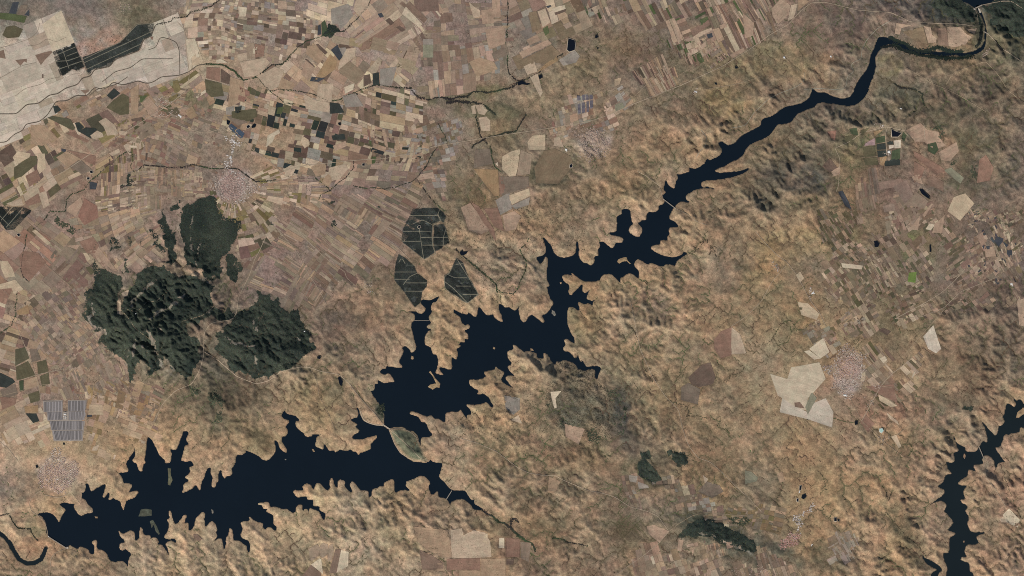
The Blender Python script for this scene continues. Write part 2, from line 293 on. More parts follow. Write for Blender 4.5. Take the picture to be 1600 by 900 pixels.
# base ground colour every 100 px (rows y = 0..900)
BASE = """
108,97,82 128,112,98 120,106,86 138,120,106 136,118,104 146,126,112 146,125,110 134,114,100 132,113,98 112,96,80 128,110,96 116,98,82 132,112,96 106,90,76 98,84,73 80,74,64 58,60,54
186,171,152 186,171,152 150,126,106 168,146,118 152,130,108 152,128,108 148,126,110 140,118,102 132,114,96 120,106,82 118,100,82 122,106,82 124,106,80 112,96,78 112,95,76 110,94,74 100,88,72
170,147,120 150,124,98 142,119,98 138,118,98 152,128,100 150,126,100 138,117,98 132,113,94 120,104,80 136,116,96 124,104,80 126,104,80 116,100,76 104,90,72 100,88,70 104,90,74 102,88,72
146,122,100 142,118,96 136,114,96 140,118,98 136,113,96 134,112,96 132,111,96 118,102,80 134,112,88 132,110,84 130,108,82 130,109,85 104,90,72 128,107,82 120,99,82 116,98,80 106,90,74
148,122,98 142,116,98 140,118,98 138,118,98 134,112,96 136,114,96 132,111,92 146,120,92 146,122,96 128,107,84 146,120,92 142,116,90 138,114,84 126,106,84 118,102,82 120,103,86 112,96,82
148,124,100 138,116,98 92,82,68 96,84,70 120,102,84 124,102,82 148,121,92 150,124,94 140,115,90 134,113,84 140,116,88 142,117,90 136,114,84 136,114,86 118,102,78 112,94,76 104,88,74
150,126,102 140,118,98 132,112,90 100,90,72 116,98,78 122,104,78 150,124,94 150,124,94 144,120,90 114,98,76 122,104,78 132,110,82 148,126,96 140,114,88 136,111,84 122,102,80 108,91,75
164,140,112 160,134,104 152,126,98 152,126,98 140,120,92 148,124,94 144,120,94 144,120,92 136,114,88 128,107,82 124,104,80 132,109,83 140,116,86 144,118,88 140,115,88 124,104,84 130,106,86
150,124,96 144,120,92 152,128,98 152,128,98 152,130,100 152,130,100 152,130,100 138,114,90 134,111,84 132,109,82 112,96,78 104,92,74 122,104,80 146,120,90 142,116,88 128,104,83 136,110,88
150,122,94 128,106,84 148,122,94 150,126,96 152,130,100 154,131,102 152,128,100 146,120,94 134,110,86 128,106,84 140,116,92 122,106,86 108,94,76 142,116,88 144,118,90 132,108,86 138,112,90
"""
UPLIFT = """
0 0 1 0 0 0 0 0 1 2 2 2 3 4 4 5 6
0 0 0 0 0 0 0 1 2 3 3 3 4 5 5 5 6
0 0 0 0 1 1 0 1 2 2 3 5 6 6 4 4 5
0 0 1 1 0 0 0 2 3 4 5 6 8 4 2 2 4
0 0 3 4 0 1 1 3 4 4 4 5 4 3 1 1 2
0 1 8 8 5 5 4 4 4 5 5 4 3 2 2 5 7
0 0 2 4 4 5 5 4 4 7 5 3 1 1 3 7 8
0 0 2 2 4 5 4 4 5 6 6 4 3 2 4 7 8
2 2 3 3 4 5 5 5 6 6 5 5 3 4 7 6 7
4 4 4 4 5 4 4 3 5 6 4 5 5 5 7 6 7
"""
# soft patches of other ground: x, y, rx, ry, turn(deg, clockwise on the photo), colour, strength
SOFT = """
150,80 60,26 -25 158,122,98 .8|222,30 40,20 10 88,88,66 .6|120,45 50,18 0 118,102,80 .6|300,150 42,26 20 100,96,66 .8|285,185 30,14 0 118,98,76 .5
905,632 44,34 20 94,86,66 .9|960,636 14,44 -8 70,68,56 .9|872,652 20,14 40 74,70,58 .8|1240,278 60,22 8 74,69,60 .95|1200,305 26,34 0 84,78,64 .5|1150,210 40,16 -30 104,86,66 .5|1275,250 40,16 -10 86,80,64 .6
945,618 38,44 30 90,82,62 .9|968,640 12,36 -10 58,58,52 .9|905,632 46,36 20 96,88,70 .95|900,600 36,20 20 98,90,70 .7|895,505 12,26 -20 92,90,66 .9|920,552 26,15 25 96,90,68 .8|925,575 30,16 0 72,70,58 .95
880,580 16,14 0 94,90,74 .7|1025,470 34,22 55 112,96,82 .6|1150,400 40,30 20 106,92,74 .7|1140,430 20,30 30 98,86,68 .6|560,505 70,40 0 112,92,74 .7|545,500 36,12 15 92,78,66 .6
600,440 28,26 30 108,92,70 .8|345,630 30,50 0 84,76,60 .8|330,600 60,26 15 96,84,66 .7|400,640 30,26 20 104,90,70 .6|405,692 24,24 0 84,80,58 .9|372,665 26,14 30 98,88,66 .6
1010,735 40,30 25 92,84,64 .8|1000,705 60,22 35 96,84,66 .8|975,685 40,14 45 84,74,62 .6|1080,690 40,12 10 104,86,68 .5|1120,834 74,22 22 68,68,56 1.0|1000,838 60,26 10 104,90,68 .7
1200,868 66,24 22 80,76,62 .95|1300,870 40,24 20 92,84,66 .7|1420,840 20,60 -28 88,82,62 .6|1405,815 16,40 -30 92,84,64 .5|1560,480 22,60 -20 88,76,64 .7|1500,560 60,30 10 102,86,70 .6
1545,640 30,60 -20 104,86,70 .5|1510,635 20,34 10 92,80,64 .5|1395,140 50,30 20 92,84,62 .7|1540,130 20,40 0 88,76,64 .7|1470,170 40,18 10 90,80,62 .5|1485,205 50,26 20 84,80,62 .8
1490,265 34,22 30 80,78,56 .8|1340,48 10,24 -5 74,66,58 .8|1300,45 60,30 0 104,86,72 .5|1390,100 26,16 0 122,108,72 .7|1500,20 40,20 20 70,70,58 .8|1570,60 50,40 30 84,82,64 .8|1570,18 50,34 20 58,61,52 .97|1485,18 44,22 15 62,62,54 .95|1530,60 14,40 0 74,74,60 .8
860,265 40,28 -20 88,82,58 .85|845,262 12,20 0 66,66,52 .7|880,300 40,20 -20 108,90,68 .6|740,300 40,30 0 112,94,66 .6|790,265 30,20 0 104,90,72 .5|760,175 60,14 5 92,86,64 .8
720,150 70,12 -8 96,92,64 .7|905,65 60,24 0 124,106,90 .5|1000,72 70,18 0 108,94,72 .6|1015,150 50,16 -25 122,104,74 .4|1210,95 60,30 0 132,114,78 .5|1235,120 30,12 0 146,116,82 .5
1290,110 24,26 0 138,110,80 .6|1130,160 36,20 0 134,114,76 .5|1215,140 30,24 0 98,80,64 .5|1320,395 30,50 0 104,96,66 .5|1430,400 30,50 10 102,98,66 .5|1350,440 60,40 0 114,102,80 .5
1420,385 18,18 0 96,100,60 .5|1510,255 60,50 0 94,86,62 .5|1460,240 40,36 30 148,114,92 .6|1450,270 30,20 35 140,106,80 .6|1340,235 40,30 0 100,94,66 .6|1240,380 60,26 0 138,116,82 .5
420,300 50,24 10 156,136,104 .5|385,330 40,24 0 152,134,102 .6|365,292 38,24 0 170,148,134 .8|928,220 30,22 0 166,148,132 .8|1326,578 26,38 0 168,150,138 .8|90,740 32,28 0 164,144,128 .8
30,760 44,26 0 112,98,80 .8|90,815 30,14 0 106,90,70 .5|380,880 120,20 0 152,126,98 .3|150,890 90,14 -10 112,92,74 .6|55,850 30,14 0 150,110,84 .5|60,830 26,14 30 106,100,72 .5
820,860 50,26 30 112,92,74 .6|790,830 30,14 25 90,78,62 .7|700,815 50,16 15 126,104,82 .6|660,790 40,20 0 122,102,80 .5|730,740 60,30 20 146,120,90 .4|860,700 60,16 20 120,96,76 .5
640,520 20,40 0 156,126,96 .6|700,520 22,44 0 158,130,98 .6|715,420 26,26 0 150,124,90 .5|560,560 40,40 10 134,112,84 .4|500,640 70,30 20 128,112,82 .5|530,610 40,14 35 108,96,72 .5
590,620 14,26 -25 96,84,64 .7|594,640 8,20 -20 66,66,52 .7|640,690 16,26 -35 88,86,62 .9|560,770 80,10 15 122,108,78 .4|1190,600 30,20 0 140,118,86 .4|1380,640 40,30 0 134,100,78 .6
1345,640 26,26 0 138,108,84 .6|1430,665 30,30 0 136,106,82 .5|1440,740 40,30 0 144,112,88 .5|1570,760 40,50 -30 130,102,84 .5|1560,860 40,40 0 142,112,88 .4|1460,820 16,40 -10 162,134,102 .5
1400,900 80,14 20 150,122,92 .4|1100,760 60,20 35 152,122,90 .5|1060,690 40,20 20 146,118,90 .4|1090,660 50,20 0 140,118,86 .4|960,560 60,30 20 132,112,82 .4|1050,560 30,30 0 136,116,84 .4
905,300 40,20 0 124,102,74 .4|1020,215 50,20 10 136,106,80 .4|985,240 40,18 0 146,120,92 .4|1010,300 30,30 0 128,110,82 .4|900,370 50,20 0 118,102,80 .4|820,350 30,30 0 140,116,86 .4
"""
def L_(s):
    out = []
    for r in s.replace('\n', '|').split('|'):
        r = r.strip()
        if r: out.append(r)
    return out
# rocky crests on the wooded hills and pale ridge lines: width, colour, points
CREST = [
 (3.2,"302,337 298,350 297,373 302,393 307,413"), (4.5,"252,432 240,440 230,450 220,460 207,477"), (4,"293,453 283,467 267,480 250,488 235,498"),
 (4,"143,473 147,490 138,497 143,507 157,513 167,523"), (4.5,"233,513 240,533 247,553 253,573 273,587"), (5,"225,540 233,556"), (3,"213,530 214,547 208,556"),
 (3,"410,490 398,500 400,516"), (3,"350,526 358,534 376,538 400,540"), (2.5,"456,516 468,532"), (3,"262,560 270,575 278,586"), (2.5,"205,545 200,560"), (2.5,"222,498 250,515 262,520"),
 (2.6,"396,556 404,570"), (3,"1092,832 1110,836 1128,842 1150,853 1180,868 1210,880"), (2.5,"222,440 232,444"), (2,"272,455 280,456"), (2,"300,430 318,436 335,440"), (3,"186,560 196,570"), (2.4,"313,382 310,396 304,404"), (2,"320,520 324,500 330,480"),
]
FOREST = [
 ("dark pine wood on the northern lobe of the western mountain", ["285,327 293,320 310,310 320,307 333,308 343,323 347,340 367,343 377,355 373,367 362,378 353,397 343,400 343,438 323,437 313,417 293,417 287,400 283,367",
   "252,327 257,333 263,350 270,367 272,413 267,418 260,400 255,367 251,343", "266,320 278,316 281,322 270,326", "233,362 240,363 255,395 250,398 238,380"]),
 ("dark wood on the western flank of the mountain by the mosaic fields", ["142,403 163,420 180,430 193,432 193,450 185,463 183,487 190,497 182,525 167,523 150,513 138,510 132,500 133,463 150,447 143,427"]),
 ("dark evergreen wood over the central mountain crests", ["193,490 197,467 207,447 217,427 233,417 260,417 267,427 283,430 300,433 325,437 333,445 327,457 333,477 360,487 366,497 333,497 290,503 290,527 311,530 312,553 300,587 290,592 278,588 267,575 262,556 250,520 195,510"]),
 ("dark wood on the southern spurs and ravines of the mountain", ["190,497 240,500 290,503 310,545 300,588 290,591 268,566 258,552 246,575 236,590 228,560 217,557 212,590 206,594 203,567 187,560 167,543 155,530 170,520 183,522"]),
 ("rounded dark wooded hill east of the mountain road", ["384,482 400,468 406,451 412,454 424,468 434,468 438,478 448,488 468,488 472,498 478,512 490,538 488,544 474,556 448,576 432,584 416,594 411,586 400,588 378,579 370,582 356,566 342,550 340,538 338,520 362,504 372,488",
   "355,398 372,402 376,418 370,440 358,440 352,420"]),
 ("dark ridge wood north of the pale crest near the pink village", ["1060,838 1074,818 1098,810 1118,811 1134,822 1152,832 1178,844 1182,862 1164,862 1130,847 1110,838 1090,836"]),
 ("sparse dark wood on the slope above the ridge wood", ["1138,808 1165,805 1172,815 1160,822 1145,818"]),
 ("dark wood in the far top right corner above the river bend", ["1536,10 1560,4 1640,-30 1640,66 1585,55 1565,50 1556,40 1548,25"]),
 ("dark wood north of the river near the top dam", ["1452,8 1470,0 1505,4 1522,18 1526,36 1510,36 1490,28 1470,16"]),
 ("dark green wood among the small plots north of the ridge", ["998,722 1010,718 1014,724 1028,738 1036,752 1020,756 1012,748 1000,745", "1052,708 1070,706 1074,722 1060,724 1050,716", "1000,708 1015,705 1018,716 1004,720", "1040,705 1050,703 1051,709 1044,712"]),
 ("dark scrub wood around the lone brown hill", ["950,608 966,606 978,640 975,675 962,680 957,640", "868,642 880,655 900,662 890,670 874,658", "915,675 928,668 945,682 935,690 918,684", "850,616 858,622 860,636 852,632"]),
 ("dark scrub wood in the valley south of the western mountain", ["325,612 340,610 348,630 345,660 338,665 336,640 326,628", "295,604 305,602 312,612 302,616"]),
 ("dark wood ringing the pinkish lobed field", ["1450,198 1466,196 1474,212 1482,228 1472,226 1464,206", "1486,250 1496,247 1493,262 1486,262", "1514,265 1524,262 1524,285 1516,285", "1560,238 1566,232 1572,240 1568,252"]),
 ("dark scrub wood along the western plain ditch", ["78,338 92,345 110,354 125,361 110,362 90,352"]),
 ("small dark copses between strip fields north of the mountain", ["172,372 180,370 184,382 176,384", "196,370 204,370 206,384 198,382", "172,390 186,386 186,391 173,393", "196,404 200,402 201,425 195,425", "222,380 228,388 224,392", "178,430 190,428 194,434 182,436", "188,290 194,286 196,296 190,298", "200,272 206,274 198,290", "420,352 423,346 424,352", "513,317 520,312 518,320", "593,326 600,322 600,328", "516,345 524,342 526,352 518,354"]),
 ("dark oak wood on the point north of the causeway", ["594,628 600,640 600,658 596,662 588,650 584,640"]),
 ("green streamside wood at the bend of the northern creek", ["503,58 510,48 516,41 524,39 530,42 529,49 512,58"]),
 ("small green wood on the right bank below the river bridge", ["1506,634 1520,636 1520,641 1508,640"]),
]
GROVES = [
 ("dark olive grove block crossed by pale tracks, northernmost of the central group", ["645,326 683,325 687,328 683,335 687,345 675,350 675,372 679,395 663,405 627,377 630,357 640,337", "679,352 693,350 697,357 702,380 693,383 690,388 680,393 677,377", "688,328 697,338 693,348 687,343 684,335"], 0.02,
   ["641,337 684,337", "630,361.5 673,361.5", "658,371 700,371", "628,377 657,377", "659,383 701,383", "655,357 662,405", "645,350 660,343 675,351", "687,327 684,336 690,345 676,352 675,368 676,385 681,397", "697,357 693,370 692,382 700,388", "663,405 681,397"]),
 ("dark olive grove block narrowing south towards the cove", ["623,397 633,403 647,415 652,427 667,438 667,447 660,455 657,473 648,480 632,457 616,437 618,413"], 0.02,
   ["617,425 650,425", "616,436.5 640,436.5", "635,442 667,442", "632,455 660,455", "630,445 640,432 652,427", "623,410 628,402 633,412"]),
 ("dark olive grove block east of the narrow inlet", ["713,403 723,410 733,435 748,460 730,474 695,450 695,430 702,427 707,417"], 0.02,
   ["698,428 710,434 730,434", "695,440 708,450 730,473", "713,447 735,447", "723,460 748,460", "713,403 733,435 748,460 730,474 710,463 695,450 694,432 702,427 708,414", "712,413 725,412"]),
 ("almost black square grove on the white northwestern plain", ["82,81 116,67 132,105 120,110 113,108 100,118 94,118"], -0.38,
   ["84,88 119,73", "85,96 106,95 126,88", "97,75 108,107", "92,108 130,95", "104,88 122,81"]),
 ("long dark grey grove band above the white plain", ["129,90 160,78 188,66 215,38 241,37.6 238,56 223,62 217,78 180,92 172,103 147,108 139,118"], -0.42,
   ["130,93 188,66 215,38 241,37", "132,98 238,49", "136,108 220,69", "126,88 138,118"]),
 ("black grove with diagonal tracks at the left edge of the photograph", ["-20,323 36,323 50,329 22,359 10,360 0,346 -20,346"], 0.8,
   ["2,344 20,323", "10,355 36,325", "-4,333 14,352"]),
]
# farmland districts: outline, angle or (radial centre), parcel length, width, palette, seed
DIST = [
 ("0,76 8,58 22,60 38,44 60,30 66,38 96,16 117,67 82,81 94,118 100,118 112,108 120,110 132,106 139,118 147,109 172,104 180,93 218,79 224,62 240,52 243,39 276,37 288,46 290,70 296,111 280,118 252,120 234,131 214,126 192,133 176,128 160,140 148,136 136,150 112,152 104,158 88,158 74,180 62,190 40,194 36,204 22,210 10,222 -10,224 -10,80", -22, 34, 20, "wwwwwwwwwAs"),
 ("270,-8 440,-8 520,50 500,60 440,95 400,100 330,95 320,90 290,40", 8, 13, 8, "mAcYscbdAmtpW"),
 ("440,-8 580,-8 545,25 510,50 500,40", 15, 22, 13, "scYcAbp"),
 ("580,-8 700,-8 662,80 640,75 575,70 545,50", -38, 46, 10, "ppcAbpcA"),
 ("525,52 640,68 660,80 640,108 560,108 520,70", 12, 34, 20, "pAptA"),
 ("400,120 460,90 500,60 560,75 660,80 660,135 610,132 560,138 520,160 470,140 420,140", 38, 26, 16, "cYtttAmpbd"),
 ("655,0 800,0 795,90 770,130 700,150 655,140 665,60", 86, 26, 8, "mmmnAbbps"),
 ("795,-8 960,-8 900,55 870,60 800,95", -24, 26, 18, "mnAAbsFpc"),
 ("880,-8 1200,-8 1210,30 1150,80 1090,90 1060,60 1000,40 900,30", 66, 28, 6, "mAcdbngtbpP"),
 ("990,112 1040,100 1062,118 1060,135 1010,155 985,150", 66, 22, 5, "tcbdrpt"),
 ("960,140 990,138 985,165 950,178 930,172", -25, 12, 8, "ctmsb"),
 ("1040,70 1110,55 1150,80 1110,100 1070,95", 60, 14, 5, "cbdgmp"),
 ("320,135 420,140 470,142 520,160 560,140 610,136 660,140 660,250 560,250 460,275 400,240 350,185", 14, 18, 10, "ttcYbcshtdpk"),
 ("570,195 640,190 645,245 570,248", -6, 34, 5, "trcbdtcgt"),
 ("450,262 560,252 650,245 650,290 600,296 540,290 490,275", 10, 20, 11, "mtbmcAnp"),
 ("0,226 60,192 140,152 240,128 300,112 320,135 340,180 260,190 205,240 150,280 100,300 60,330 -10,330", -32, 28, 11, "ttcbrmAohtd"),
 ("190,145 300,120 350,200 352,262 205,262 170,230", 16, 12, 8, "mmAbmtnmr"),
 ("160,232 225,232 225,330 155,330", 84, 22, 5, "mtcbdtmo"),
 ("225,265 340,265 335,300 280,320 225,330 205,330 205,265", 88, 20, 6, "mAmbmtA"),
 ("330,300 400,310 420,330 440,365 400,400 372,390 375,350 350,340", ('r', 365, 292), 16, 8, "ccootbhA"),
 ("400,255 500,285 515,310 470,330 400,310", ('r', 365, 292), 24, 7, "ccttbAmo"),
 ("240,268 340,262 350,280 335,300 260,320", ('r', 365, 292), 18, 6, "mmAtbn"),
 ("440,330 515,312 650,292 650,330 625,370 618,400 560,440 510,480 455,490 410,450 370,440 360,400 400,395 420,370", 34, 30, 6, "mmmAnbAbmt"),
 ("120,330 250,325 262,420 200,430 140,400 110,380", ('r', 365, 292), 18, 8, "mAptbmAt"),
 ("-10,345 60,335 140,380 150,420 120,440 40,470 -10,470", 44, 28, 14, "mrrAtbmm"),
 ("70,380 150,420 130,450 90,430", 44, 34, 6, "mAbmAn"),
 ("40,455 130,440 135,510 165,545 200,570 190,600 100,600 60,550 30,500", 52, 9, 6, "mmmAbmtAnm"),
 ("-10,470 40,455 60,540 30,600 -10,640", 20, 22, 12, "ttpbcrd"),
 ("80,545 200,570 210,610 160,620 80,640", 62, 16, 6, "mAtmnbm"),
 ("0,640 40,620 64,640 80,690 54,700 0,700", -28, 24, 13, "ctctY"),
 ("140,610 240,600 250,690 200,700 160,720 135,690", 20, 15, 10, "tDDctbDE"),
 ("165,590 260,600 235,660 190,650", 25, 20, 5, "mntbE"),
 ("1280,330 1420,320 1600,330 1600,480 1540,480 1440,500 1300,540 1290,450", 58, 11, 6, "mmnbphdAFHmc"),
 ("1500,330 1600,330 1600,470 1520,440", 62, 11, 5, "pmdbceAmpY"),
 ("1340,270 1410,285 1400,360 1340,360", 78, 30, 7, "mnbAmpn"),
 ("1400,290 1480,300 1440,380 1400,370", -32, 26, 12, "bbnmF"),
 ("1350,540 1440,550 1430,610 1380,640 1360,600", 50, 16, 6, "mcbnthA"),
 ("1250,520 1310,470 1360,500 1330,540 1290,560", 60, 12, 7, "mntbcs"),
 ("975,745 1045,742 1120,790 1150,820 1100,815 1060,830 1030,800 985,790", 78, 14, 7, "mntbcpsn"),
 ("995,760 1045,760 1050,815 1020,805 995,795", 86, 36, 4, "mnAmbs"),
 ("1000,855 1150,845 1240,880 1260,910 990,910", 72, 18, 8, "mnbtpmc"),
 ("1290,835 1345,838 1335,880 1300,880", 62, 18, 5, "snmsn"),
 ("1110,790 1150,785 1230,800 1220,840 1160,820", 15, 12, 7, "Enotm"),
 ("880,150 935,140 960,190 950,205 900,190 880,215 860,205", -20, 12, 7, "tcmrAs"),
 ("640,180 720,190 690,320 650,290", -15, 14, 9, "mnAbFps"),
 ("60,610 160,600 165,640 135,640 130,615 70,616", 5, 16, 9, "rptbm"),
]
